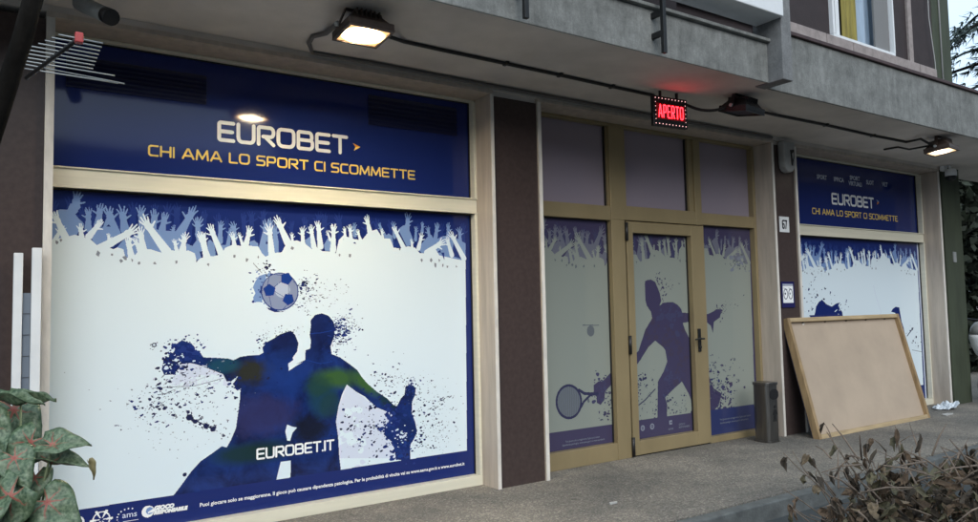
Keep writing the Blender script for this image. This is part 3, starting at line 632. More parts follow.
sp(F_, 470, 230, 110, 130, 120, .002, .010, [INK, NAVY, GREY], 0., 2.); sp(F_, 580, 230, 200, 110, 90, .0015, .006, [GREY, INK, PALE], .1, 2.2); sp(F_, 225, 90, 60, 50, 34, .002, .010, [INK]); sp(F_, 440, 185, 40, 40, 30, .004, .012, [INK, NAVY])
p.line([F_(140, 50), F_(190, 108)], .005, GREY)
for yy in (35, 52, 70, 85): p.disc(*F_(220, yy), .006, INK)
sp(F_, 670, 430, 120, 110, 90, .003, .012, [NAVY, MNAVY, INK], .1, 2.4); sp(F_, 735, 395, 130, 60, 40, .0015, .006, [INK, GREY], .05, 2.5); sp(G_, 410, 145, 130, 50, 60, .002, .010, [NAVY, INK], .2, 1.8); sp(G_, 425, 60, 60, 90, 80, .003, .014, [NAVY, MNAVY], .1, 1.8)
sp(G_, 395, 210, 50, 40, 14, .003, .008, [NAVY])
sp(H_, 545, 95, 70, 60, 50, .003, .011, [NAVY, MNAVY]); sp(H_, 410, 90, 170, 170, 110, .0015, .011, [INK, NAVY]); sp(H_, 620, 130, 220, 140, 80, .0015, .008, [INK, GREY]); sp(H_, 600, 230, 160, 90, 60, .003, .012, [INK, NAVY]); sp(H_, 720, 190, 110, 50, 18, .004, .013, [INK], .4, 2.3)
sp(H_, 640, 360, 180, 160, 100, .002, .012, [INK]); sp(H_, 760, 300, 230, 260, 80, .0015, .006, [INK, GREY], .3, 2.2); sp(H_, 300, 310, 260, 150, 120, .002, .015, [INK, NAVY]); sp(H_, 340, 430, 260, 110, 90, .002, .014, [INK, NAVY]); sp(H_, 320, 325, 30, 30, 6, .008, .015, [GREY])
sp(H_, 430, 330, 110, 160, 90, .006, .022, [NAVY, NAVY, MNAVY]); sp(H_, 480, 400, 70, 60, 34, .004, .013, [WHITE, PALE]); sp(H_, 490, 480, 110, 80, 50, .006, .018, [NAVY, MNAVY, ROYAL]); sp(H_, 570, 440, 110, 100, 60, .002, .012, [INK, NAVY])
sp(H_, 730, 390, 200, 110, 40, .002, .007, [INK]); sp(H_, 400, 40, 150, 60, 40, .0015, .006, [INK])
# football with its splash
p.poly([F_(*v) for v in ((215,112),(175,125),(150,160),(136,195),(152,228),(138,255),(142,285),(190,280),(215,200))], LBLUE); sp(F_, 165, 200, 70, 120, 26, .006, .016, [LBLUE, MNAVY])
bc = F_(300, 220); br = 122*PXM/6
p.disc(*bc, br, MNAVY, n=48); p.disc(bc[0], bc[1]+.002, br*.95, BALL, n=48)
for k in range(14): p.disc(bc[0]+br*(.05+.012*k), bc[1]+br*(.05+.008*k), br*(.62-.035*k), BALL2 if k > 5 else BALL, n=30, only=[BALL])
def penta(x, y, r, a): 
    c = F_(x, y); p.poly([(c[0]+r*PXM/6*math.cos(R_(a+72*i)), c[1]+r*PXM/6*math.sin(R_(a+72*i))) for i in range(5)], ROYAL)
for a, b in (((262,195),(310,155)), ((262,215),(320,250)), ((350,170),(350,235)), ((365,290),(405,300)), ((235,250),(250,320)), ((205,205),(182,220)), ((340,300),(310,335)), ((375,150),(400,180)), ((225,178),(235,130)), ((305,122),(260,115))): p.line([F_(*a), F_(*b)], .0035, MNAVY)
penta(338, 142, 42, 70); penta(236, 212, 42, 20); penta(350, 266, 40, 50)
p.poly([F_(*v) for v in ((220,315),(260,325),(300,340),(330,335),(318,341),(270,344),(235,330))], NAVY)
p.poly([F_(*v) for v in ((182,180),(192,195),(186,235),(180,225))], MNAVY)
# logos on the banner
L6 = reg(50, 445)
def logos(p, T, s, c, hi):
    for (cxy, r) in ((L6(170, 462), 30), ):
        p.ring(*T(cxy), r*s*.8, r*s*.34, c); p.disc(*T(cxy), r*s*.3, hi)
    cx_, cz_ = T(L6(308, 448)); r = 42*s
    p.ring(cx_, cz_, r, r*.16, c)
    for k in range(6): p.taper((cx_+math.cos(k*1.047)*r*.25, cz_+math.sin(k*1.047)*r*.25), (cx_+math.cos(k*1.047)*r*1.2, cz_+math.sin(k*1.047)*r*1.2), r*.05, r*.17, c)
    cx_, cz_ = T(L6(470, 432))
    for k in range(9):
        q_ = R_(70+20*k); p.disc(cx_+math.cos(q_)*58*s, cz_+math.sin(q_)*46*s, 4.2*s, c, n=6)
    p.rect(cx_-28*s, cx_+52*s, cz_-25*s, cz_-21*s, c)
    cx_, cz_ = T(L6(587, 400)); p.disc(cx_, cz_, 33*s, c, n=30); p.disc(cx_+10*s, cz_+3*s, 20*s, hi, n=24); p.taper((cx_+4*s, cz_-6*s), (cx_+30*s, cz_+2*s), 5*s, 9*s, c)
logos(p, ident, PXM/6, LETTER, LBLUE)
p.build('window_print', YG, wl)
tp = Print(.340, 3.335, 2.309, 3.111, .02); tp.rect(0, 4, 2, 4, NAVY); tp.build('transom_print', YG, wl)
YL = YG - .0015
MT['slats'] = mat('navy_black_slats', (.009, .014, .062), .3)
def slat_panel(x0, x1, z0, z1, n):  # dark slatted panel laid over the upper part of the header
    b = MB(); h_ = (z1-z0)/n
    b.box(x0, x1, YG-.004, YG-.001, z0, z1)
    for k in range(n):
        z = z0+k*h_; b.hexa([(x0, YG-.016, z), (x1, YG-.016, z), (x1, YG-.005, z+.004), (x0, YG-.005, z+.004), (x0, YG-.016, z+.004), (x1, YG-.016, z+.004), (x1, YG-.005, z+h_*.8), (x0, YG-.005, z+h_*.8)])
    b.build('dark_slats', 'slats', wl)
slat_panel(pw(66, 80)[0], pw(206, 90)[0], pw(140, 96)[1], pw(140, 66)[1], 7)
slat_panel(pw(368, 110)[0], pw(456, 120)[0], pw(410, 130)[1], pw(410, 101)[1], 7)
zc0, zc1 = 2.5725, 2.719
def arrow(c0, c1, xa):
    def f(p):
        z = 2.64; p.poly([(xa, z+.028), (xa+.062, z+.004), (xa+.008, z-.03), (xa+.022, z)], c0); p.poly([(xa+.022, z), (xa+.062, z+.004), (xa+.008, z-.03)], c1)
    return f
lettering('lettering', 'EUROBET', 1.312, 2.262, zc0, zc1, .026, YL, wl, gap=.26, extra=arrow(ORANGE, YELLOW, 2.30))
lettering('lettering', 'CHI AMA LO SPORT CI SCOMMETTE', .880, 2.828, 2.430, 2.505, .0125, YL, wl, YELLOW, gap=.27, space=.5)
lettering('lettering', 'EUROBET.IT', 1.574, 2.136, .412, .490, .0135, YL, wl, gap=.26)
def disc_text(name, txt, px0, px1, size, m_, shear=0., bold=.0006, dz=0.):
    a, b = pw(*px0), pw(*px1); return small_text(name, txt, a[0], a[1]+dz, size, YL, wl, m_, width=b[0]-a[0], bold=bold, shear=shear)
disc_text('lettering', 'Puoi giocare solo se maggiorenne. Il gioco può causare dipendenza patologica. Per le probabilità di vincita vai su www.aams.gov.it e www.eurobet.it', (199.5, 507), (464, 463), .034, PAL[LETTER], bold=.0008)
disc_text('lettering', 'ams', (50+432/6, 445+440/6), (50+520/6, 445+424/6), .05, PAL[PALE], bold=.0004)
disc_text('lettering', 'GIOCO', (50+622/6, 445+392/6), (50+745/6, 445+370/6), .034, PAL[LETTER], shear=.2, bold=.003)
disc_text('lettering', 'RESPONSABILE', (50+622/6, 445+418/6), (50+828/6, 445+385/6), .03, PAL[LETTER], shear=.2, bold=.003)

# ---- right shop window: the same artwork, another scene below
wr = shop_window(7.50, 10.635, 7.4625, 10.6595)
KR = 3.135/2.995
TR_ = lambda v: (7.50 + (v[0]-.340)*KR, v[1])
p = Print(7.50, 10.635, .079, 2.179, .004)
p.rect(7, 11, 0, 3, NAVY); draw_crowd(p, TR_, 8)
rng = random.Random(5)
Q_ = lambda u, v: pw(u, v)
p.poly([(8.02, 1.25), (8.14, 1.12), (8.06, .92), (7.86, .74), (7.92, .66), (8.2, .86), (8.3, .70), (8.22, .2), (8.48, .2), (8.56, .62), (8.86, .2), (9.1, .2), (8.78, .74), (8.68, 1.0), (8.98, .98), (9.2, .88), (9.22, .96), (8.98, 1.08), (8.62, 1.1), (8.5, 1.25)], NAVY)
p.poly([Q_(790+x/6, 225+y/6) for x, y in ((120,640),(150,522),(155,490),(172,462),(192,448),(215,475),(250,490),(275,472),(300,465),(306,480),(296,500),(312,522),(330,640))], NAVY)
for x, y in ((296,478),(300,490)): p.disc(*Q_(790+x/6, 225+y/6), .03, WHITE, rz=.012, rot=.7)
splat(p, *Q_(820, 300), .3, .2, 40, .004, .02, [NAVY, INK], rng); splat(p, *Q_(811, 305), .2, .3, 30, .003, .014, [NAVY, INK], rng); splat(p, *Q_(843, 308), .25, .1, 30, .006, .02, [NAVY, WHITE], rng, .6, 2.2); splat(p, *Q_(820, 268), .5, .14, 24, .005, .014, [GREY], rng)
p.line([Q_(790+500/6, 225+365/6), Q_(790+515/6, 225+430/6), Q_(790+545/6, 225+522/6), (9.3, .9)], .008, PALE)
p.poly([Q_(880+x/10, 280+y/10) for x, y in ((110,318),(125,290),(155,268),(190,275),(203,350),(215,420),(235,480),(250,560),(215,600),(150,330))], NAVY)
for a, b, r in ((912, 329, .02), (910, 331, .015), (916, 337, .018), (913, 341, .015), (918, 346, .012), (912, 343, .01)): p.disc(*Q_(a, b), r, INK)
p.line([Q_(907, 336), Q_(913, 328)], .014, INK); p.line([Q_(912, 350), Q_(922, 352)], .008, GREY)
splat(p, *Q_(912, 345), .5, .3, 40, .003, .012, [INK, GREY], rng)
p.rect(7, 11, 0, .26, NAVY); p.rect(10.60, 10.7, 0, 3, PALE)
p.build('window_print', YG, wr)
tp = Print(7.50, 10.635, 2.309, 3.111, .02); tp.rect(7, 11, 2, 4, NAVY); tp.build('transom_print', YG, wr)
lettering('lettering', 'EUROBET', 8.60, 9.56, 2.592, 2.738, .026, YL, wr, gap=.26, extra=lambda p: (p.poly([(9.62, 2.72), (9.71, 2.69), (9.63, 2.65), (9.65, 2.69)], LBLUE), p.poly([(9.65, 2.69), (9.71, 2.69), (9.63, 2.65)], ORANGE)), cell=.002)
lettering('lettering', 'CHI AMA LO SPORT CI SCOMMETTE', 8.18, 10.13, 2.452, 2.528, .0125, YL, wr, YELLOW, gap=.27, space=.5, cell=.002)
for t, px, py, wd in (('SPORT', 816.5, 178.5, 10), ('IPPICA', 833.5, 181, 10), ('SPORT', 849.5, 179.5, 10), ('VIRTUALI', 848.5, 185, 13), ('SLOT', 866, 184, 7.5), ('VLT', 882, 186, 5.5)):
    a = pw(px, py); b = pw(px+wd, py); small_text('lettering', t, a[0], a[1], .075, YL, wr, PAL[PALE], width=b[0]-a[0], bold=.002)

# ---- entrance
fr = MB()
for x0, x1 in ((3.8725, 3.96), (4.858, 5.062), (6.035, 6.132), (6.985, 7.0215)):
    if x0 in (4.858, 6.035): fr.box(x0, x1, 5.10, 5.20, 2.215, 3.10)
    else: fr.box(x0, x1, 5.10, 5.20, 0, 3.10)
fr.box(4.858, 5.030, 5.10, 5.20, 0, 2.2145); fr.box(6.134, 6.145, 5.10, 5.20, 0, 2.2145)
fr.box(3.961, 4.857, 5.104, 5.20, 2.205, 2.338); fr.box(5.063, 6.034, 5.104, 5.20, 2.216, 2.352); fr.box(6.133, 6.984, 5.104, 5.20, 2.222, 2.345)
fr.box(3.961, 4.857, 5.104, 5.20, 0, .152); fr.box(6.146, 6.984, 5.104, 5.20, 0, .062)
fr.box(3.8725, 7.0215, 5.106, 5.20, 3.101, 3.13)
ent = fr.build('entrance_frame', 'gold', bld, bevel=.004)
gk = MB()
for x0, x1 in ((4.836, 4.845), (5.955, 5.966)): box('glazing_gasket', 'gasket', (x0, x1, 5.145, 5.16, 2.339, 3.10), ent)
box('glazing_bead', 'gold', (4.8455, 4.857, 5.12, 5.16, 2.339, 3.10), ent); box('glazing_bead', 'gold', (5.9665, 6.034, 5.12, 5.16, 2.353, 3.10), ent)
YD = 5.1652
for x0, x1 in ((3.961, 4.836), (5.063, 5.955), (6.133, 6.984)):
    tp = Print(x0, x1, 2.34, 3.10, .05); tp.rect(0, 20, 0, 5, ORANGE); tp.build('transom_print', YD, ent, PALD)
leaf = MB()
LX0, LX1, LZ1 = 5.046, 6.131, 2.205
leaf.box(LX0, 5.128, 5.095, 5.195, .012, LZ1); leaf.box(5.945, LX1, 5.095, 5.195, .012, LZ1)
leaf.box(5.1285, 5.9445, 5.097, 5.195, 2.098, LZ1); leaf.box(5.1285, 5.9445, 5.097, 5.195, .012, .142)
door = leaf.build('entrance_door', 'gold', bld, bevel=.004)
box('door_gap', 'gasket', (5.0305, 5.0455, 5.115, 5.19, 0, 2.2145), ent)
box('door_gap', 'gasket', (5.046, 6.131, 5.115, 5.19, 0, .0115), ent)
g = MB(); g.box(5.1285, 5.134, 5.15, 5.163, .143, 2.097); g.box(5.937, 5.9445, 5.15, 5.163, .143, 2.097); g.box(5.134, 5.937, 5.15, 5.163, 2.09, 2.097); g.build('glazing_gasket', 'gasket', door)
g = MB(); g.box(4.848, 4.857, 5.15, 5.163, .153, 2.204); g.box(3.961, 4.848, 5.15, 5.163, 2.198, 2.204); g.box(6.146, 6.984, 5.15, 5.163, 2.215, 2.2215); g.build('glazing_gasket', 'gasket', ent)
for z in (2.105, 1.04, .10):
    MB().tube([(5.038, 5.088, z-.085), (5.038, 5.088, z+.085)], .017, 10).build('hinge', 'black', door)
hd = MB(); hd.box(5.985, 6.025, 5.082, 5.0945, .93, 1.16)
hd.tube([(6.005, 5.083, 1.06), (6.005, 5.035, 1.06)], .011, 8); hd.tube([(6.015, 5.035, 1.06), (5.94, 5.03, 1.062), (5.885, 5.036, 1.056)], [.011, .010, .009], 8); hd.lathe([(.016, 0), (.016, .012)], (6.005, 5.083, .975), 12, axis='Y')
hd.build('handle', 'black', door, bevel=.003)
KD = 3.06/2.995; DBZ = (pw(560, 431)[1]+pw(692.5, 413.3)[1])/2; PXD = PXM*1.35
TD = lambda v: (3.96 + (v[0]-.340)*KD, v[1]+.03)
J_, K_, LL = reg(615, 260), reg(615, 350), reg(540, 350)
def door_art(p, seed):
    rng = random.Random(seed)
    p.rect(0, 20, 0, 3, NAVY); draw_crowd(p, TD, 12)
    body = [J_(*v) for v in ((178,128),(195,119),(216,118),(240,132),(256,170),(268,200),(276,245),(266,275),(290,256),(345,252),(376,270),(396,296),(402,316),(440,318),(510,326),(555,325),(590,308),(606,296),(640,296),(628,345),(592,372),(586,440),(574,395),(545,370),(440,372),(405,378),(420,422),(450,480),(470,522))] + \
           [K_(*v) for v in ((500,20),(530,20),(560,150),(592,232),(640,262),(622,330),(602,352),(560,420),(540,480),(470,480),(455,300),(440,262),(400,190),(350,235),(300,285),(312,330),(310,420),(253,430),(256,190),(290,130),(312,70),(300,0))] + \
           [J_(*v) for v in ((285,522),(240,484),(200,522))] + [K_(*v) for v in ((150,62),(98,132))] + [LL(*v) for v in ((452,180),(420,215),(390,250),(384,300),(362,330),(340,318),(338,280),(322,262),(320,212),(350,188),(372,190),(450,108),(545,70))] + [K_(95, 50), K_(140, 5)] + [J_(*v) for v in ((180,420),(222,350),(214,310),(190,276),(180,240))]
    p.poly(body, NAVY)
    s_ = lambda r, x, y, sx, sy, n, a, b, c, rot=0., e=1.6: splat(p, *r(x, y), sx*PXD/6, sy*PXD/6, n, a, b, c, rng, rot, e)
    fig = [NAVY]
    for (r, x, y, sx, sy, c) in ((J_, 330, 330, 120, 90, MNAVY), (J_, 220, 420, 60, 120, INDIGO), (J_, 340, 480, 120, 90, INDIGO), (K_, 390, 60, 100, 140, INDIGO), (K_, 330, 180, 90, 90, MNAVY)):
        splat(p, *r(x, y), sx*PXD/6, sy*PXD/6, 70, .014, .045, [c, NAVY], rng, only=fig+[c])
    s_(J_, 275, 180, 60, 110, 40, .006, .018, [NAVY]); s_(J_, 330, 150, 80, 60, 14, .003, .009, [GREY, NAVY]); s_(J_, 625, 315, 60, 60, 30, .005, .016, [NAVY]); s_(J_, 690, 270, 130, 70, 16, .003, .012, [GREY, INK])
    s_(J_, 740, 20, 120, 60, 30, .008, .03, [PALE, GREY])
    s_(K_, 155, 170, 50, 40, 16, .006, .02, [INK]); s_(K_, 120, 250, 40, 60, 14, .006, .016, [INK]); s_(K_, 190, 290, 130, 150, 50, .004, .014, [INK, NAVY], .6, 2.); s_(K_, 240, 380, 40, 80, 16, .004, .014, [INK, NAVY]); p.line([K_(130, 340), K_(180, 300), K_(240, 235)], .012, INK)
    s_(K_, 330, 300, 60, 90, 24, .006, .02, [INK]); s_(K_, 400, 340, 120, 80, 34, .005, .016, [NAVY, GREY, INK]); s_(K_, 640, 230, 230, 210, 130, .005, .022, [NAVY, ROYAL, GREY, INK]); s_(K_, 650, 290, 120, 120, 50, .008, .03, [NAVY, MNAVY]); s_(K_, 595, 100, 20, 80, 8, .006, .016, [INK])
    s_(LL, 360, 240, 80, 90, 60, .008, .026, [NAVY, MNAVY]); s_(LL, 420, 330, 90, 130, 44, .005, .018, [NAVY, MNAVY, GREY]); s_(LL, 400, 390, 60, 40, 12, .008, .018, [INK, NAVY])
    el = lambda k_, n: [LL(172+74*k_*math.cos(6.2832*i/n), 311+98*k_*math.sin(6.2832*i/n)) for i in range(n)]
    p.poly(el(1, 40), GREY)
    for k in range(-6, 7):
        hh = 94*math.sqrt(max(0, 1-(k/7)**2)); p.line([LL(172+k*10.2, 311-hh), LL(172+k*10.2, 311+hh)], .004, PALE)
    p.line(el(1, 40), .022, INK, True); p.line([LL(232, 240), LL(265, 262), LL(345, 264)], .026, INK); p.line([LL(244, 345), LL(262, 310), LL(300, 272), LL(345, 258)], .022, INK)
    c = LL(303, 730/6*0-114); p.disc(c[0], c[1], .045, GREY, rz=.05); p.taper((c[0]-.09, c[1]+.055), (c[0]+.1, c[1]+.05), .006, .003, GREY)
    p.poly([LL(*v) for v in ((280,300),(292,290),(298,312),(288,318))], GREY)
    p.rect(0, 20, 0, DBZ, ROYAL if seed == 3 else NAVY)
for x0, x1, z0, z1, par, seed in ((3.961, 4.857, .153, 2.204, ent, 1), (5.1285, 5.9445, .143, 2.097, door, 2), (6.146, 6.984, .063, 2.2215, ent, 3)):
    p = Print(x0, x1, z0, z1, .004); door_art(p, seed)
    if seed == 2:
        for (px, py, r) in ((642.5, 428.3, 3.4), (652, 426.5, 3.6), (670.5, 422.5, 3.1)):
            c = pw(px, py)
            if px < 660: p.ring(*c, r*.0062, .012, LETTER); p.disc(*c, .007, LETTER)
            else: p.poly([(c[0]-.02, c[1]-.02), (c[0]+.02, c[1]-.02), (c[0]+.02, c[1]+.02), (c[0]-.02, c[1]+.02)], LETTER); p.disc(c[0]+.006, c[1], .009, NAVY)
    p.build('window_print', YD, par, PALD)
def dtext(t, x, z, size, wd, par): small_text('lettering', t, x, z, size, YD-.0012, par, PALD[PALE], width=wd, bold=.0003)
dtext('Puoi giocare solo se maggiorenne. Il gioco può causare', 4.29, .215, .024, .40, ent); dtext('dipendenza patologica. www.aams.gov.it e www.eurobet.it', 4.25, .187, .024, .50, ent)
dtext('Puoi giocare solo se maggiorenne. Il gioco può causare', 6.36, .20, .028, .5, ent); dtext('dipendenza patologica. www.aams.gov.it e www.eurobet.it', 6.36, .165, .028, .46, ent)
dtext('ams', 5.59, .185, .034, .07, door); dtext('GIOCO', 5.74, .215, .026, .09, door); dtext('RESPONSABILE', 5.74, .187, .026, .16, door)

# ------------------------------------------------------------------ things under the canopy
def floodlight(loc, label, glass, body, tilt, rotz=0., sc_=1.):
    """local frame: Z up towards the soffit, glass below; bracket at the soffit (local z = .14)"""
    t = thing('floodlight', loc, label, 'floodlight', 'floodlights under the canopy')
    X = Matrix.Rotation(R_(rotz), 4, 'Z') @ Matrix.Rotation(R_(tilt), 4, 'X') @ Matrix.Scale(sc_, 4)
    h = MB(); a, b_ = .13, .115
    h.hexa([(-a,-b_,-.03),(a,-b_,-.03),(a,b_,-.03),(-a,b_,-.03),(-a,-b_,.005),(a,-b_,.005),(a,b_,.005),(-a,b_,.005)])
    h.hexa([(-a+.012,-b_+.012,.006),(a-.012,-b_+.012,.006),(a-.012,b_-.012,.006),(-a+.012,b_-.012,.006),(-.075,-.06,.062),(.075,-.06,.062),(.075,.06,.062),(-.075,.06,.062)])
    for k in range(6): h.box(-.07+.026*k, -.062+.026*k, -.085, .085, .03, .075)
    h.box(.04, .10, .062, .10, .01, .05)
    hs = h.build('housing', body, t, bevel=.005, local=True, xf=X)
    r = MB(); 
    for q_ in ((-a, a, -b_, -b_+.016), (-a, a, b_-.016, b_), (-a, -a+.016, -b_+.0165, b_-.0165), (a-.016, a, -b_+.0165, b_-.0165)): r.box(*q_, -.042, -.031)
    r.build('rim', body, hs, local=True, xf=X)
    MB().box(-a+.0165, a-.0165, -b_+.0165, b_-.0165, -.036, -.0312).build('lamp_glass', glass, t, local=True, xf=X)
    br = MB(); top = .2 - .0; X2 = Matrix.Rotation(R_(rotz), 4, 'Z') @ Matrix.Scale(sc_, 4)
    zt = 3.2 - loc[2] - .002
    zt /= sc_
    for s_ in (-1, 1):
        br.hexa([(s_*.142-.004,-.014,-.01),(s_*.142+.004,-.014,-.01),(s_*.142+.004,.014,-.01),(s_*.142-.004,.014,-.01),(s_*.10-.004,-.014,zt-.004),(s_*.10+.004,-.014,zt-.004),(s_*.10+.004,.014,zt-.004),(s_*.10-.004,.014,zt-.004)])
    br.box(-.104, .104, -.016, .016, zt-.004, zt)
    br.build('bracket', body, t, local=True, xf=X2)
    cl_ = MB()
    for s_ in (-1, 1): cl_.tube([(s_*.14, 0, .0), (s_*.158, 0, .0)], .013, 10)
    cl_.build('clamp_knob', 'alu_rod', t, local=True, xf=X2)
    return t
pl = on_z(363, 29, 3.095); floodlight(pl, 'lit floodlight with a glaring warm glass above the left shop window', 'lamp_hot', 'brown_house', -5, 0, 1.12)
pm = on_z(742, 108, 3.09); floodlight(pm, 'unlit black floodlight beside the red lettered display', 'lamp_off', 'black', 10, 6, 1.15)
pr = on_z(941, 148, 3.075); floodlight(pr, 'lit brown floodlight above the right shop window', 'lamp_cool', 'brown_house', -7, 6, 1.15)

sg = on_z(670, 97, 3.15); SW, SH = .375, .255
def cable(name, pts, r, m_, label, clips=()):
    c = MB(); c.tube(pts, r, 7); 
    root = c.build(name, m_); tag(root, label, 'cable')
    for i, cp in enumerate(clips):
        b = MB(); b.box(cp[0]-.012, cp[0]+.012, cp[1]-.028, cp[1]+.028, 3.176, 3.199); b.build('cable_clip', 'cable', root)
    return root
zc = 3.187
S = lambda u, v: tuple(on_z(u, v, zc))
cable('power_cable', [(pl.x+.12, pl.y+.02, 3.10)] + [S(u, v) for u, v in ((404,41.5),(440,49.5),(506,63.5),(560,75),(612,86.5),(640,92.5),(654,95.5))], .013, 'cable',
      'long black cable along the ceiling between left floodlight and red display', [S(506, 63.5), S(612, 86.5), S(560, 75)])
cable('power_cable', [tuple(Vector((sg.x+.175, sg.y+.02, 3.135)).lerp(Vector((pm.x-.13, pm.y+.04, 3.10)), k/10) - Vector((0, 0, .22*(k/10)*(1-k/10)))) for k in range(11)], .013, 'cable', 'short drooping black cable from red display to unlit floodlight')
cable('power_cable', [(pm.x+.14, pm.y+.05, 3.12)] + [S(u, v) for u, v in ((776,115),(826,125),(870,135),(906,142))] + [(pr.x-.33, pr.y+.05, 3.15), (pr.x-.12, pr.y+.02, 3.09)], .014, 'cable',
      'black cable along the ceiling between unlit floodlight and right floodlight', [S(826, 125), S(873, 135.6)])
cable('power_cable', [S(884, 149.5), S(898, 147), (S(909,147)[0], S(909,147)[1], 3.16), (pr.x-.13, pr.y+.06, 3.10)], .011, 'cable', 'loose black cable end hooking into the right floodlight')
W_ = lambda u, v, Y=4.853: tuple(on_y(u, v, Y))
cable('conduit_pipe', [(pl.x-.14, pl.y+.05, 3.12), S(326, 33), S(313, 36), S(309, 43), tuple(on_z(312, 52, 3.19)), (2.3, 4.82, 3.18), (3.4, 4.835, 3.178), (5.0, 4.84, 3.176), (7.0, 4.845, 3.174)], .016, 'conduit',
      'thin grey conduit curling from the left floodlight along the wall top')

# LED display
t = thing('led_sign', (sg.x, sg.y, 3.02), 'black hanging display with glowing red lettering', 'sign')
XS = Matrix.Rotation(R_(-5), 4, 'Z')
MB().box(-SW/2, SW/2, 0, .035, -SH/2, SH/2).build('sign_case', 'black', t, bevel=.004, local=True, xf=XS)
MB().box(-SW/2+.03, SW/2-.025, -.002, -.0005, -.066, .066).build('led_field', 'led_field', t, local=True, xf=XS)
PAL.append('led_red'); LED = len(PAL)-1
def dot(b, x, z, r): b.poly([(x+r*math.cos(k*math.pi/3), -.004, z+r*math.sin(k*math.pi/3)) for k in range(6)])
ol = lettering('led_lettering', 'APERTO', sg.x-.136, sg.x+.142, 3.02-.054, 3.02+.056, .0085, sg.y-.004, t, LED, gap=.52, cell=.001); ol.rotation_euler = (0, 0, R_(-5))
lb = MB()
for k in range(10):
    xx = -SW/2+.022+(SW-.044)*k/9
    for zz in (SH/2-.02, -SH/2+.02): dot(lb, xx, zz, .0042)
for k in range(1, 6):
    zz = -SH/2+.02+(SH-.04)*k/6
    for xx in (-SW/2+.022, SW/2-.022): dot(lb, xx, zz, .0034)
lb.build('led_border', 'led_white', t, local=True, xf=XS)
hk = MB(); hk.box(-.10, -.085, .01, .03, SH/2, .178); hk.box(.085, .10, .01, .03, SH/2, .178); hk.build('hanger', 'black', t, local=True, xf=XS)

# steel railing posts clipped to the balcony edge
for (u, v, zt, lab, arms) in ((526, 22, 4.6, 'left black steel railing post on the concrete balcony edge', (3.36,)), (664.5, 55, 5.0, 'taller black steel railing post, right one on the concrete balcony edge', (3.32, 3.47))):
    b = on_y(u, v, 3.56); r = MB(); r.box(b.x-.016, b.x+.016, 3.545, 3.575, 3.17, zt)
    t = r.build('railing_post', 'steel_black', None, bevel=.002); tag(t, lab, 'railing post', 'railing posts on the balcony edge')
    for z in arms: MB().box(b.x-.014, b.x+.014, 3.576, 3.664, z-.02, z+.02).build('bracket_arm', 'steel_black', t, bevel=.002)

# security cameras, alarm box, plates
c0, c1 = at_depth(80, 3, 4.15), at_depth(111, 17, 3.95)
t = thing('security_camera', (c0.x, c0.y, 3.2), 'grey bullet security camera with black lens hood in the upper left corner', 'camera')
MB().tube([c0, c0.lerp(c1, .85)], .042, 14).build('camera_body', 'grey', t)
h = MB(); h.tube([c0.lerp(c1, .86), c0.lerp(c1, 1.02)], .044, 14, cap=True); h.build('lens_hood', 'black', t)
MB().tube([(c0.x+.02, c0.y-.02, 3.199), tuple(c0.lerp(c1, .25)+Vector((0, 0, .02)))], .02, 10).build('mount', 'grey', t)
d0 = on_y(951, 176, 4.74)
t = thing('dome_camera', (d0.x, 4.86, d0.z+.1), 'small white dome camera on the green corner column', 'camera')
MB().box(d0.x-.05, d0.x+.05, 4.80, 4.858, d0.z+.08, d0.z+.24).build('mount', 'white', t, bevel=.008)
MB().tube([(d0.x, 4.83, d0.z+.16), (d0.x, 4.75, d0.z+.15), (d0.x, 4.74, d0.z+.06)], .02, 10).build('arm', 'white', t)
MB().lathe([(.03, .10), (.062, .09), (.072, .05), (.07, .0)], (d0.x, 4.74, d0.z), 20).build('cap', 'white', t)
MB().lathe([(.064, -.001), (.062, -.03), (.045, -.055), (.02, -.068), (.004, -.07)], (d0.x, 4.74, d0.z), 20).build('dome', 'black', t)
ax, az = 7.245, 2.985
t = thing('alarm_box', (ax, 4.89, az), 'rounded grey alarm siren with dark emblem high on the stone pier', 'alarm')
prof = [(-.095, .17), (.095, .17), (.098, -.06), (.085, -.12), (.05, -.16), (0, -.172), (-.05, -.16), (-.085, -.12), (-.098, -.06)]
MB().prism([(ax+a, az+b_) for a, b_ in prof], 'Y', 4.80, 4.891).build('case', 'greywhite', t, bevel=.02)
MB().prism([(ax+a, az+b_) for a, b_ in ((-.0, .07), (.065, .08), (.06, -.01), (.03, -.10), (.012, -.085), (.01, -.01))], 'Y', 4.792, 4.7985).build('emblem', 'black', t)
MB().prism([(ax+a, az+b_) for a, b_ in ((.02, .03), (.045, .05), (.05, .02), (.03, -.03))], 'Y', 4.789, 4.7915).build('emblem_highlight', 'greywhite', t)
hx, hz_ = 7.207, 2.25
t = thing('house_number_plate', (hx, 4.89, hz_), 'small white square plate reading 67 on the stone pier', 'plate')
MB().box(hx-.085, hx+.085, 4.882, 4.891, hz_-.085, hz_+.085).build('plate', 'white', t, bevel=.003)
lettering('number', '67', hx-.045, hx+.045, hz_-.05, hz_+.05, .016, 4.8805, t, BLACK, gap=.35)
nx_, nz_ = 7.213, 1.50
t = thing('notice_sign', (nx_, 4.89, nz_), 'small blue bordered notice with two round pictograms on the stone pier', 'sign')
pg = Print(nx_-.115, nx_+.115, nz_-.15, nz_+.13, .003); pg.rect(0, 9, 0, 3, INDIGO); pg.rect(nx_-.09, nx_+.09, nz_-.1, nz_+.085, LETTER)
for s_ in (-1, 1):
    pg.ring(nx_+s_*.043, nz_-.005, .034, .009, INK, rz=.052); pg.disc(nx_+s_*.043-.008, nz_+.0, .012, INK if s_ < 0 else GREY)
    pg.line([(nx_+s_*.043-.03, nz_+.06), (nx_+s_*.043+.03, nz_+.045)], .006, GREY)
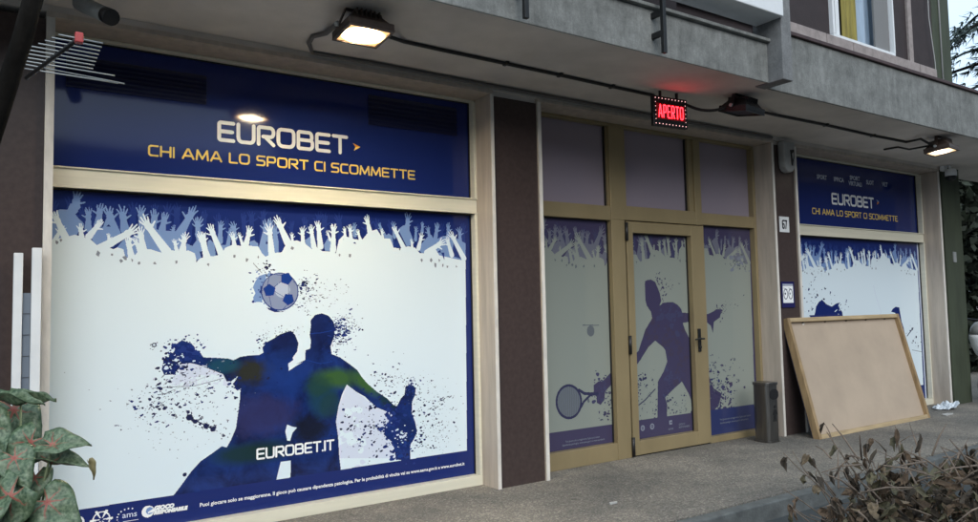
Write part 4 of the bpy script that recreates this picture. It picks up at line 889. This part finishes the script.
pg.rect(nx_-.09, nx_+.09, nz_+.095, nz_+.102, PALE); pg.build('printed_face', 4.8815, t)
MB().box(nx_-.115, nx_+.115, 4.883, 4.891, nz_-.15, nz_+.13).build('backing', 'navyboard', t)

# ashtray bin
bx0, by0 = 6.655, 4.82
t = thing('ashtray_bin', (bx0, by0, 0), 'slim stainless steel ashtray bin with dark oval slot by the door', 'ashtray bin')
def rrect(cx_, cy_, hx_, hy_, r, n=5):
    o = []
    for (sx, sy, a0) in ((1,1,0), (-1,1,90), (-1,-1,180), (1,-1,270)):
        for k in range(n+1): q_ = R_(a0+90*k/n); o.append((cx_+sx*(hx_-r)+r*math.cos(q_), cy_+sy*(hy_-r)+r*math.sin(q_)))
    return o
MB().prism(rrect(bx0, by0, .088, .095, .04), 'Z', .02, .57).build('bin_body', 'steel', t)
MB().prism(rrect(bx0, by0, .092, .10, .04), 'Z', .0, .019).build('base', 'steel', t)
MB().prism(rrect(bx0, by0, .094, .102, .04), 'Z', .571, .60).build('lid', 'steel', t, bevel=.004)
MB().prism([(bx0+.008+.070*a, .48+.046*b_) for a, b_ in rrect(0, 0, 1, 1.15, .9, 6)], 'Y', by0-.0985, by0-.0952).build('slot', 'black', t)
lm = MB(); yy = by0-.0985
fx, fz = bx0+.01, .27
lm.prism([(fx-.03, fz-.06), (fx-.012, fz-.06), (fx-.005, fz-.02), (fx+.004, fz-.06), (fx+.022, fz-.06), (fx+.018, fz+.03), (fx+.04, fz-.0), (fx+.045, fz+.01), (fx+.018, fz+.06), (fx-.012, fz+.06), (fx-.035, fz+.01), (fx-.028, fz+.005), (fx-.012, fz+.03)], 'Y', yy, yy+.0033)
lm.prism([(fx+.003+.018*math.cos(k*.524), fz+.085+.018*math.sin(k*.524)) for k in range(12)], 'Y', yy, yy+.0033)
lm.build('pictogram', 'black', t)

# framed board leaning on the pier, back side towards the street
BX0, BX1 = 7.125, 9.40; by, ty, tz = 4.535, 4.845, 1.24
lean = math.atan2(ty-by, tz); BL = math.hypot(ty-by, tz)
t = thing('framed_board', (BX0, by, 0), 'large framed tan hardboard panel leaning against the shop front', 'board')
XB = Matrix.Translation((0, 0, .0)) @ Matrix.Rotation(-lean, 4, 'X')
W = BX1-BX0; fw = .045; fd = .075
f = MB()
for q_, nm, m_ in (((0, fw, 0, fd, 0, BL), 'side_rail', 'wood_dark'), ((W-fw, W, 0, fd, 0, BL), 'side_rail', 'wood_dark'), ((fw+.001, W-fw-.001, .002, fd, 0, fw), 'cross_rail', 'wood'), ((fw+.001, W-fw-.001, .002, fd, BL-fw, BL), 'cross_rail', 'wood')):
    MB().box(*q_).build(nm, m_, t, bevel=.003, local=True, xf=XB)
MB().box(fw+.0005, W-fw-.0005, .045, .051, fw+.001, BL-fw-.001).build('back_panel', 'hardboard', t, local=True, xf=XB)
MB().box(0, W, fd+.001, fd+.006, 0, BL).build('painted_face', 'navyboard', t, local=True, xf=XB)
st = MB()
for k in range(5): st.box(.3+.42*k, .32+.42*k, .03, .044, BL-fw-.012, BL-fw-.002)
st.build('staple', 'black', t, local=True, xf=XB)

# white sheet and litter
t0 = on_z(932, 403, 0)
sh = MB(); n = 8
zz = lambda i, j: .012+.05*math.sin(i*.9)*math.sin(j*.8+.4)**2 + .05*(i/n)
P_ = lambda i, j: (10.12+.30*i/n+.04*math.sin(j), 4.66+.22*j/n, max(.006, zz(i, j)))
for i in range(n):
    for j in range(n): sh.smooth.add(len(sh.f)); sh.poly([P_(i, j), P_(i+1, j), P_(i+1, j+1), P_(i, j+1)])
o = sh.build('plastic_sheet', 'sheet'); o.modifiers.new('thick', 'SOLIDIFY').thickness = .004; tag(o, 'crumpled white plastic sheet on the pavement behind the leaning board', 'sheet')
def litter(u, v, lx, ly, label, name='paper_scrap'):
    g_ = on_z(u, v, .004); b = MB(); b.hexa([(g_.x-lx, g_.y-ly, .004), (g_.x+lx, g_.y-ly*.6, .004), (g_.x+lx*.9, g_.y+ly, .004), (g_.x-lx*.8, g_.y+ly*.7, .004), (g_.x-lx, g_.y-ly, .012), (g_.x+lx, g_.y-ly*.6, .02), (g_.x+lx*.9, g_.y+ly, .014), (g_.x-lx*.8, g_.y+ly*.7, .018)])
    tag(b.build(name, 'paper'), label, 'litter')
litter(947, 415, .10, .04, 'white paper scrap on the pavement right of the board')
litter(613, 504, .035, .012, 'small pale paper scrap on the pavement in front of the door')
litter(771, 441.5, .05, .02, 'pale paper scrap at the foot of the ashtray bin')

# white framed louvre board in front of the left pier
t = thing('louvre_screen', (.17, 4.8, 0), 'white framed grey louvre screen standing before the dark left pier', 'screen')
a, b_ = on_y(18.5, 253, 4.8), on_y(37, 248, 4.8)
MB().box(a.x-.022, a.x+.022, 4.785, 4.825, 0, a.z).build('upright', 'white', t, bevel=.004); MB().box(b_.x-.024, b_.x+.024, 4.78, 4.82, 0, b_.z).build('upright', 'white', t, bevel=.004)
lv = MB(); zt = on_y(28, 293, 4.8).z
for k in range(13): z1 = zt-.0-k*.115; lv.hexa([(a.x+.024, 4.80, z1-.112), (b_.x-.026, 4.80, z1-.112), (b_.x-.026, 4.82, z1-.112), (a.x+.024, 4.82, z1-.112), (a.x+.024, 4.806, z1), (b_.x-.026, 4.806, z1), (b_.x-.026, 4.825, z1), (a.x+.024, 4.825, z1)])
lv.build('louvre_panel', mat('blue_grey_panel', (.16, .19, .23), .35), t)

# leaning pole with aerial
p0, p1 = at_depth(42, -30, 2.6), at_depth(-3, 118, 2.62)
dv = (p1-p0)/(p1.z-p0.z); foot = p1 + dv*(-.13-p1.z)
pts = [foot.lerp(p0, k/12) + Vector((.004*math.sin(k*1.9), .004*math.cos(k*1.3), 0)) for k in range(13)]
pts = [foot, foot + Vector((-.05, 0, .9))] if False else pts
o = MB().tube(pts, [.045-.0012*k for k in range(13)], 10).build('leaning_pole', 'bark'); tag(o, 'dark rough pole leaning across the upper left corner', 'pole')
a0, a1 = at_depth(30, 75, 3.0), at_depth(79, 38, 2.82)
t = thing('tv_antenna', a0, 'small aluminium antenna with many rods and a red tip in the upper left corner', 'antenna')
MB().tube([a0.lerp(a1, -.08), a1], .0085, 8).build('boom', 'black', t)
MB().box(a1.x-.014, a1.x+.014, a1.y-.015, a1.y+.015, a1.z-.019, a1.z+.02).build('end_cap', 'red', t, bevel=.004)
dirx = Vector((1, .04, .0))
for k in range(11):
    q_ = k/10; c = a0.lerp(a1, .12+.86*q_); half = .19-.105*q_ if k > 1 else .20
    if k == 1: dd = Vector((1, -.12, -.09))
    else: dd = dirx
    MB().tube([c - dd*half*(.75 if k > 2 else .5) + Vector((0, 0, .004)), c + dd*half*(1. if k > 2 else 1.5)], .0029, 6).build('antenna_rod', 'alu_rod', t)

# ------------------------------------------------------------------ plants
def leaf_mat():
    M = mat('caladium_leaf', (.1, .17, .09), .42, spec=.35); t, b = nodes(M)
    uv = t.nodes.new('ShaderNodeUVMap'); sx = t.nodes.new('ShaderNodeSeparateXYZ'); t.links.new(uv.outputs['UV'], sx.inputs[0])
    def m_(op, a, bb=None, c=None):
        n = t.nodes.new('ShaderNodeMath'); n.operation = op
        for i, v in enumerate((a, bb, c)):
            if v is None: continue
            if isinstance(v, (int, float)): n.inputs[i].default_value = v
            else: t.links.new(v, n.inputs[i])
        return n.outputs[0]
    U, V = sx.outputs[0], sx.outputs[1]                 # U: across (-1..1), V: along from the stalk (0..1)
    r = m_('SQRT', m_('ADD', m_('MULTIPLY', U, U), m_('MULTIPLY', V, V)))
    wob = t.nodes.new('ShaderNodeTexNoise'); wob.inputs['Scale'].default_value = 5; wob.inputs['Detail'].default_value = 3; t.links.new(uv.outputs['UV'], wob.inputs['Vector'])
    ang = m_('ADD', m_('ARCTAN2', U, V), m_('MULTIPLY', m_('SUBTRACT', wob.outputs['Fac'], .5), .55)); w_ = m_('ABSOLUTE', m_('SINE', m_('MULTIPLY', ang, 3.6)))
    vein = m_('LESS_THAN', m_('MULTIPLY', w_, r), .011)
    side = m_('LESS_THAN', m_('ABSOLUTE', m_('SINE', m_('ADD', m_('MULTIPLY', V, 19.), m_('MULTIPLY', m_('ABSOLUTE', U), -22.)))), .10)
    n = t.nodes.new('ShaderNodeTexNoise'); n.inputs['Scale'].default_value = 95; n.inputs['Detail'].default_value = 6
    cr_ = t.nodes.new('ShaderNodeValToRGB'); e = cr_.color_ramp.elements; e[0].position = .33; e[0].color = (.035, .07, .036, 1); e[1].position = .70; e[1].color = (.19, .245, .15, 1)
    tc = t.nodes.new('ShaderNodeTexCoord'); t.links.new(tc.outputs['Object'], n.inputs['Vector']); t.links.new(n.outputs['Fac'], cr_.inputs['Fac'])
    def mix(f, a, c):
        mm = t.nodes.new('ShaderNodeMix'); mm.data_type = 'RGBA'
        t.links.new(f, mm.inputs['Factor']) if not isinstance(f, float) else setattr(mm.inputs['Factor'], 'default_value', f)
        t.links.new(a, mm.inputs['A'])
        if isinstance(c, tuple): mm.inputs['B'].default_value = (*c, 1)
        else: t.links.new(c, mm.inputs['B'])
        return mm.outputs['Result']
    col = mix(m_('MULTIPLY', side, .55), cr_.outputs['Color'], (.075, .12, .075))
    redr = m_('SUBTRACT', m_('ADD', .72, m_('MULTIPLY', wob.outputs['Fac'], .8)), m_('MULTIPLY', r, 2.5)); redr = m_('MINIMUM', m_('MAXIMUM', redr, 0), 1)
    halo = m_('LESS_THAN', m_('MULTIPLY', w_, r), .07)
    col = mix(m_('MULTIPLY', halo, m_('MULTIPLY', redr, .85)), col, (.34, .10, .075)); col = mix(m_('MULTIPLY', vein, m_('ADD', m_('MULTIPLY', redr, .75), .12)), col, (.32, .04, .035))
    at = t.nodes.new('ShaderNodeAttribute'); at.attribute_name = 'edge'
    col = mix(m_('MULTIPLY', at.outputs['Fac'], .75), col, (.045, .085, .04))
    t.links.new(col, b.inputs['Base Color'])
    bp = t.nodes.new('ShaderNodeBump'); bp.inputs['Strength'].default_value = .4; bp.inputs['Distance'].default_value = .004; t.links.new(vein, bp.inputs['Height']); t.links.new(bp.outputs['Normal'], b.inputs['Normal'])
    return M
MT['leaf'] = leaf_mat(); MT['leaf_dry'] = mat('withering_leaf', (.23, .20, .10), .6, noise=((30, 30, 30), .4, 4)); MT['stem'] = mat('pale_stem', (.16, .2, .10), .6)
crown = at_depth(20, 545, 2.36)
cal = thing('caladium_plant', (crown.x, crown.y, -.13), 'green caladium plant with red veined arrow shaped leaves in the lower left corner', 'plant')
def cal_leaf(u, v, dep, tip, L_, Wd, nrm, curl=.25, fold=.15, m_='leaf', edge=1., stalk=True):
    """(u, v): stalk joint in the photo; tip: direction in the picture plane (deg, 0 = right, 90 = down); nrm: (right, up, towards viewer)"""
    o0 = at_depth(u, v, dep); rgt = Vector(ROT @ np.array([1, 0, 0])); dn = Vector(ROT @ np.array([0, 1, 0])); fw_ = Vector(ROT @ np.array([0, 0, 1]))
    N = (rgt*nrm[0] - dn*nrm[1] - fw_*nrm[2]).normalized(); T_ = rgt*math.cos(R_(tip)) + dn*math.sin(R_(tip)); T_ = (T_ - N*T_.dot(N)).normalized(); S_ = N.cross(T_)
    nu, nv = 10, 14; V = []; Fc = []; UV = []; ED = []
    for j in range(nv+1):
        q_ = j/nv; y = -.30 + 1.30*q_
        wv = (math.sin(math.pi*min(1, (q_*.86+.14))**.72)**.8) * (1-.32*q_) if q_ < 1 else 0.
        for i in range(nu+1):
            x = (2*i/nu-1); xx = x*wv; notch = .22*max(0, 1-abs(x)*2.6) * max(0, 1-q_*4.2)
            yy = y + notch
            z = -curl*(max(0, yy)**2)*.55 + fold*abs(xx) - .18*xx*xx + .04*math.sin(6*yy+2.5*x+u*.7) + .03*math.sin(11*yy-4*x+v)
            V.append(o0 + S_*(xx*Wd/2) + T_*(yy*L_) + N*(z*L_)); UV.append((xx*.6, yy)); ED.append(edge if (i in (0, nu) or j >= nv-0) else 0.)
    for j in range(nv):
        for i in range(nu): a = j*(nu+1)+i; Fc.append((a, a+1, a+nu+2, a+nu+1))
    me = bpy.data.meshes.new('leaf'); off = world_off(cal); me.from_pydata([tuple(v_-off) for v_ in V], [], Fc); me.materials.append(MT[m_])
    ul = me.uv_layers.new(name='UVMap'); at = me.attributes.new('edge', 'FLOAT', 'POINT')
    for i_, e_ in enumerate(ED): at.data[i_].value = e_
    for lp in me.loops: ul.data[lp.index].uv = UV[lp.vertex_index]
    me.polygons.foreach_set('use_smooth', [True]*len(me.polygons)); me.update()
    o = bpy.data.objects.new('leaf', me); COL.objects.link(o); o.parent = cal
    sm_ = o.modifiers.new('thick', 'SOLIDIFY'); sm_.thickness = .0012
    if not stalk: return
    mid = (o0+crown)/2 + Vector((0, 0, -.02)); base = Vector((crown.x+random.uniform(-.04, .04), crown.y+random.uniform(-.04, .04), .42))
    MB().tube([base, (base+o0)/2 + (mid-o0)*.2, o0 + T_*(.02*L_) - N*.004], [.006, .005, .003], 6).build('stem', 'stem', cal)
px = lambda n, d: n*d/F
d = 2.3
cal_leaf(14, 410, d+.10, 60, px(52, d), px(50, d), (.35, .5, .7), .3)
cal_leaf(-6, 402, d+.02, 8, px(52, d), px(20, d), (0, .95, .22), .1, .4)
cal_leaf(20, 400, d+.05, -14, px(36, d), px(9, d), (.1, .96, .18), -.1, .5)
cal_leaf(4, 428, d+.08, 115, px(50, d), px(46, d), (-.2, .5, .8), .3)
cal_leaf(31, 443, d-.02, 130, px(44, d), px(46, d), (.1, .35, .9), .2)
cal_leaf(52, 444, d-.05, -4, px(37, d), px(34, d), (.05, .75, .55), .1, .28)
cal_leaf(50, 463, d-.03, 1, px(41, d), px(26, d), (.1, .85, .4), .12, .5, edge=1)
cal_leaf(14, 458, d-.08, 62, px(36, d), px(40, d), (.2, .6, .75), .2)
cal_leaf(12, 497, d-.14, 118, px(56, d), px(58, d), (-.15, .35, .9), .25)
cal_leaf(48, 503, d-.10, 40, px(42, d), px(50, d), (.2, .5, .8), .3)
cal_leaf(28, 520, d-.12, 85, px(46, d), px(44, d), (.0, .55, .8), .2)
cal_leaf(-4, 470, d-.02, 150, px(40, d), px(44, d), (-.3, .5, .8), .2)
cal_leaf(-2, 440, d+.12, 100, px(50, d), px(50, d), (.1, .5, .8), .2)
cal_leaf(89, 464, d-.035, 62, px(17, d), px(8, d), (.8, .2, .5), .3, .5, 'leaf_dry', stalk=False)
cal_leaf(-8, 425, d, 60, px(46, d), px(40, d), (-.1, .4, .9), .25)
cal_leaf(34, 478, d-.04, 100, px(38, d), px(36, d), (.3, .5, .8), .3)
cal_leaf(22, 430, d+.13, 80, px(44, d), px(40, d), (.2, .4, .9), .3)
cal_leaf(-10, 505, d-.18, 110, px(50, d), px(50, d), (-.2, .6, .75), .25)
pt = MB(); pt.lathe([(.13, -.13), (.15, -.1), (.19, .36), (.20, .36), (.20, .41), (.17, .41), (.165, .38)], (crown.x, crown.y, 0), 24); pt.build('pot', 'pot', cal)

# dry shrub beside the kerb
MT['dry1'] = mat('withered_leaf', (.085, .056, .034), .85, noise=((45, 45, 45), .45, 4), bump=(80, .4))
MT['dry2'] = mat('dark_withered_leaf', (.045, .034, .023), .85, noise=((45, 45, 45), .45, 4), bump=(80, .4))
MT['dry3'] = mat('olive_withered_leaf', (.085, .075, .042), .8, noise=((45, 45, 45), .4, 4), bump=(80, .4))
MT['dry4'] = mat('pale_withered_leaf', (.14, .105, .065), .85, noise=((45, 45, 45), .4, 4))
MT['twig'] = mat('grey_brown_twig', (.15, .115, .088), .9, noise=((60, 60, 60), .3, 3))
rs = random.Random(77)
root = at_depth(915, 600, 3.15); root.z = -.13
shr = thing('dry_shrub', root, 'withered brown shrub with curled dead leaves in the lower right corner', 'shrub')
tw = MB(); lf = MB()
def dead_leaf(c, dirv, L_, Wd, mi):
    T_ = dirv.normalized(); S_ = T_.orthogonal().normalized(); S_ = Matrix.Rotation(rs.uniform(0, 6.28), 3, T_) @ S_; N = T_.cross(S_); fold = rs.uniform(.3, 1.3); cu = rs.uniform(-.7, .7); tw_ = rs.uniform(-1.2, 1.2)
    rows = []
    for j in range(6):
        q_ = j/5; wv = math.sin(math.pi*(.08+.92*q_)**.8)**.8*Wd/2 if j < 5 else Wd*.03; R2 = Matrix.Rotation(tw_*q_, 3, T_)
        ctr = c + T_*(q_*L_) + N*(cu*L_*q_*q_)
        row = []
        for x in (-1, -.5, 0, .5, 1):
            row.append(ctr + R2 @ (S_*(x*wv*(1-.35*fold)) + N*(abs(x)**1.3*wv*fold + rs.uniform(-.3, .3)*wv) + T_*rs.uniform(-.1, .1)*L_))
        rows.append(row)
    for j in range(5):
        for i in range(4): lf.smooth.add(len(lf.f)); lf.poly([rows[j][i], rows[j][i+1], rows[j+1][i+1], rows[j+1][i]], mi)
def branch(u, v, dep, r0=.007, leaves=4, sag=.0, lmin=0.3):
    tip = at_depth(u, v, dep); st = root + Vector((rs.uniform(-.12, .12), rs.uniform(-.1, .1), rs.uniform(.1, .35)))
    mid = st.lerp(tip, .5) + Vector((rs.uniform(-.05, .05), rs.uniform(-.05, .05), rs.uniform(.02, .12)+sag)); pts = []
    for k in range(9):
        q_ = k/8; pts.append(((1-q_)**2)*st + 2*q_*(1-q_)*mid + q_*q_*tip + Vector((rs.uniform(-.006, .006), rs.uniform(-.006, .006), rs.uniform(-.006, .006))))
    tw.tube(pts, [r0*(1-.72*k/8) for k in range(9)], 5)
    for _ in range(leaves):
        q_ = rs.uniform(lmin, 1); i = min(7, int(q_*8)); c = pts[i].lerp(pts[i+1], q_*8-i)
        if rs.random() < .4:
            c2 = c + Vector((rs.uniform(-.08, .08), rs.uniform(-.08, .08), rs.uniform(-.02, .08))); tw.tube([c, c.lerp(c2, .5)+Vector((0, 0, .008)), c2], [r0*.4, r0*.33, r0*.22], 4); c = c2
        dead_leaf(c, Vector((rs.uniform(-.6, .6), rs.uniform(-.6, .6), -1)), rs.uniform(.035, .085), rs.uniform(.024, .058), rs.choice((0, 0, 0, 1, 1, 1, 1, 2, 2, 3)))
for u, v, dep, n_ in ((784,454,3.1,3),(793,452,3.2,2),(784,488,3.0,2),(790,508,2.95,3),(787,505,3.05,1),(809,455,3.2,3),(826,433,3.3,3),(838,448,3.2,6),(852,455,3.25,6),(868,440,3.3,4),(896,427,3.25,6),(900,440,3.2,8),(912,447,3.3,6),(922,439,3.35,3),(886,450,3.3,7),(872,462,3.2,9),
                  (935,462,3.2,9),(950,470,3.15,9),(978,452,3.2,8),(968,438,3.35,7),(985,440,3.3,8),(960,458,3.25,9),(845,480,3.05,9),(862,490,3.0,9),(880,478,3.1,10),(900,470,3.15,11),(915,490,3.0,11),(938,495,3.0,11),(958,500,2.95,10),(975,485,3.05,10),(990,470,3.1,8),(830,500,2.95,8),(810,515,2.9,4),(850,515,2.9,9),(890,510,2.9,10),(925,518,2.9,9),(965,520,2.85,9),(1000,500,3.0,8),(840,465,3.15,7)):
    branch(u, v, dep, rs.uniform(.004, .0075), int(n_*1.7)+1)
for k in range(480):                          # litter of curled leaves caught deep in the shrub
    u = rs.uniform(820, 1010); v = rs.uniform(472+max(0, (915-u)*.55), 575)
    c = at_depth(u, v, rs.uniform(2.8, 3.4)); dead_leaf(c, Vector((rs.uniform(-1, 1), rs.uniform(-1, 1), rs.uniform(-1, .3))), rs.uniform(.025, .10), rs.uniform(.015, .055), rs.choice((0, 0, 0, 1, 1, 1, 1, 2, 2, 3)))
for k in range(60):
    u, v = rs.uniform(830, 990), rs.uniform(455, 530); c = at_depth(u, v, rs.uniform(2.8, 3.3)); dd = Vector((rs.uniform(-.2, .2), rs.uniform(-.15, .15), rs.uniform(-.1, .15))); tw.tube([c, c+dd*.5+Vector((0, 0, .01)), c+dd], [.004, .0035, .002], 5)
tw.build('twigs', 'twig', shr); lf.build('dead_leaves', ['dry1', 'dry2', 'dry3', 'dry4'], shr)

# trees and hedge behind the corner
MT['needle'] = mat('cedar_needles', (.022, .038, .032), .8, noise=((3, 3, 3), .4, 4)); MT['hedge'] = mat('dark_hedge_leaves', (.018, .026, .014), .7, noise=((2, 2, 2), .4, 4))
ct = at_depth(1035, 300, 20.); ct.z = 0
ced = thing('cedar_tree', ct, 'tall dark cedar with drooping tiers of branches behind the building corner', 'tree')
tk = MB(); tk.tube([ct + Vector((0, 0, z)) for z in (0, 3, 6, 9, 12, 15.5)], [.32, .28, .23, .17, .1, .03], 10)
rc = random.Random(5); nd = MB()
for k in range(74):
    z = 2.2 + 12.6*(k/74) + rc.uniform(-.2, .2); a = rc.uniform(0, 6.28); ln_ = (5.0 - .30*max(0, z-3))*rc.uniform(.7, 1.1); ln_ = max(.6, ln_)
    d_ = Vector((math.cos(a), math.sin(a), 0)); pts = [ct + Vector((0, 0, z)) + d_*(ln_*q_) + Vector((0, 0, .5*q_ - 1.25*q_*q_)) for q_ in (0, .25, .5, .75, 1)]
    tk.tube(pts, [.06, .05, .035, .022, .008], 5)
    for _ in range(int(62*ln_/4)):
        q_ = rc.uniform(.18, 1.02); i = min(3, int(q_*4)); c = pts[i].lerp(pts[i+1], q_*4-i); s_ = d_.cross(Vector((0, 0, 1)))
        c = c + s_*rc.gauss(0, .26*(1.25-q_)+.1) + Vector((0, 0, rc.uniform(-.12, .06)))
        for __ in range(5):
            dd = (d_*rc.uniform(.1, 1) + s_*rc.uniform(-.8, .8) + Vector((0, 0, rc.uniform(-1.1, .15)))).normalized(); l2 = rc.uniform(.12, .3); pp = dd.orthogonal().normalized()*rc.uniform(.022, .045)
            nd.poly([c - pp, c + pp, c + dd*l2 + pp*.3, c + dd*l2 - pp*.3])
tk.build('trunk', 'bark', ced); nd.build('crown', 'needle', ced)
rc = random.Random(9); hg = MB(); hs = MB()
hc = at_depth(1010, 300, 15.5)
for k in range(30000):
    x = rc.uniform(-3.0, 5.5); yv = rc.uniform(-1.3, 1.3); z = rc.uniform(0, 4.9 + .5*math.sin(x*1.7)+.25*math.sin(x*5))
    rgt = Vector(ROT @ np.array([1, 0, 0])); rgt.z = 0; rgt.normalize(); fwv = Vector((-rgt.y, rgt.x, 0))
    c = Vector((hc.x, hc.y, 0)) + rgt*x + fwv*(yv*(1-.35*(z/5)**2)) + Vector((0, 0, z)); T_ = Vector((rc.uniform(-1, 1), rc.uniform(-1, 1), rc.uniform(-.8, .6))).normalized(); S_ = T_.orthogonal().normalized(); l2 = rc.uniform(.12, .26)
    S_ = Matrix.Rotation(rc.uniform(0, 6.28), 3, T_) @ S_
    hg.poly([c, c + T_*l2*.5 + S_*l2*.3, c + T_*l2, c + T_*l2*.5 - S_*l2*.3])
hd_ = thing('hedge', (hc.x, hc.y, 0), 'tall dark leafy hedge in deep shade past the green corner column', 'hedge')
for k in range(14):
    b = Vector((hc.x, hc.y, 0)) + rgt*(-3+.55*k); hs.tube([b, b+Vector((rc.uniform(-.2, .2), rc.uniform(-.2, .2), 2.4)), b+Vector((rc.uniform(-.5, .5), rc.uniform(-.3, .3), 4.6))], [.06, .04, .015], 6)
hg.build('foliage', 'hedge', hd_); hs.build('stems', 'bark', hd_)

# scooter parked past the corner, only its rounded front shows
sx0 = at_depth(984, 342, 10.2)
sct = thing('parked_scooter', (sx0.x, sx0.y, 0), 'white and grey rounded scooter front at the right edge past the green column', 'scooter')
X, Y = sx0.x, sx0.y
MB().lathe([(.03, .24), (.10, .22), (.15, .14), (.165, .06)], (X, Y, .86), 20).build('front_cowl', 'grey', sct)
MB().lathe([(.166, .055), (.17, .0), (.15, -.1), (.10, -.22), (.05, -.26)], (X, Y, .86), 20).build('front_shield', 'white', sct)
MB().tube([(X, Y, .62), (X+.05, Y+.02, .28)], .035, 8).build('fork', 'black', sct)
wh = MB(); wh.tube([(X+.06+.2*math.cos(k*.4488), Y, .22+.2*math.sin(k*.4488)) for k in range(15)], .05, 8, cap=False); wh.build('wheel', 'black', sct)
wh = MB(); wh.tube([(X+1.25+.2*math.cos(k*.4488), Y, .22+.2*math.sin(k*.4488)) for k in range(15)], .05, 8, cap=False); wh.build('wheel', 'black', sct)
MB().hexa([(X+.1, Y-.14, .25), (X+1.2, Y-.14, .3), (X+1.2, Y+.14, .3), (X+.1, Y+.14, .25), (X+.15, Y-.12, .38), (X+1.35, Y-.12, .62), (X+1.35, Y+.12, .62), (X+.15, Y+.12, .38)]).build('body', 'grey', sct, bevel=.03)
MB().hexa([(X+.6, Y-.13, .6), (X+1.35, Y-.13, .63), (X+1.35, Y+.13, .63), (X+.6, Y+.13, .6), (X+.65, Y-.11, .74), (X+1.3, Y-.11, .78), (X+1.3, Y+.11, .78), (X+.65, Y+.11, .74)]).build('saddle', 'black', sct, bevel=.03)
MB().tube([(X+.02, Y-.32, 1.14), (X, Y, 1.1), (X+.02, Y+.32, 1.14)], .016, 8).build('handlebar', 'black', sct)
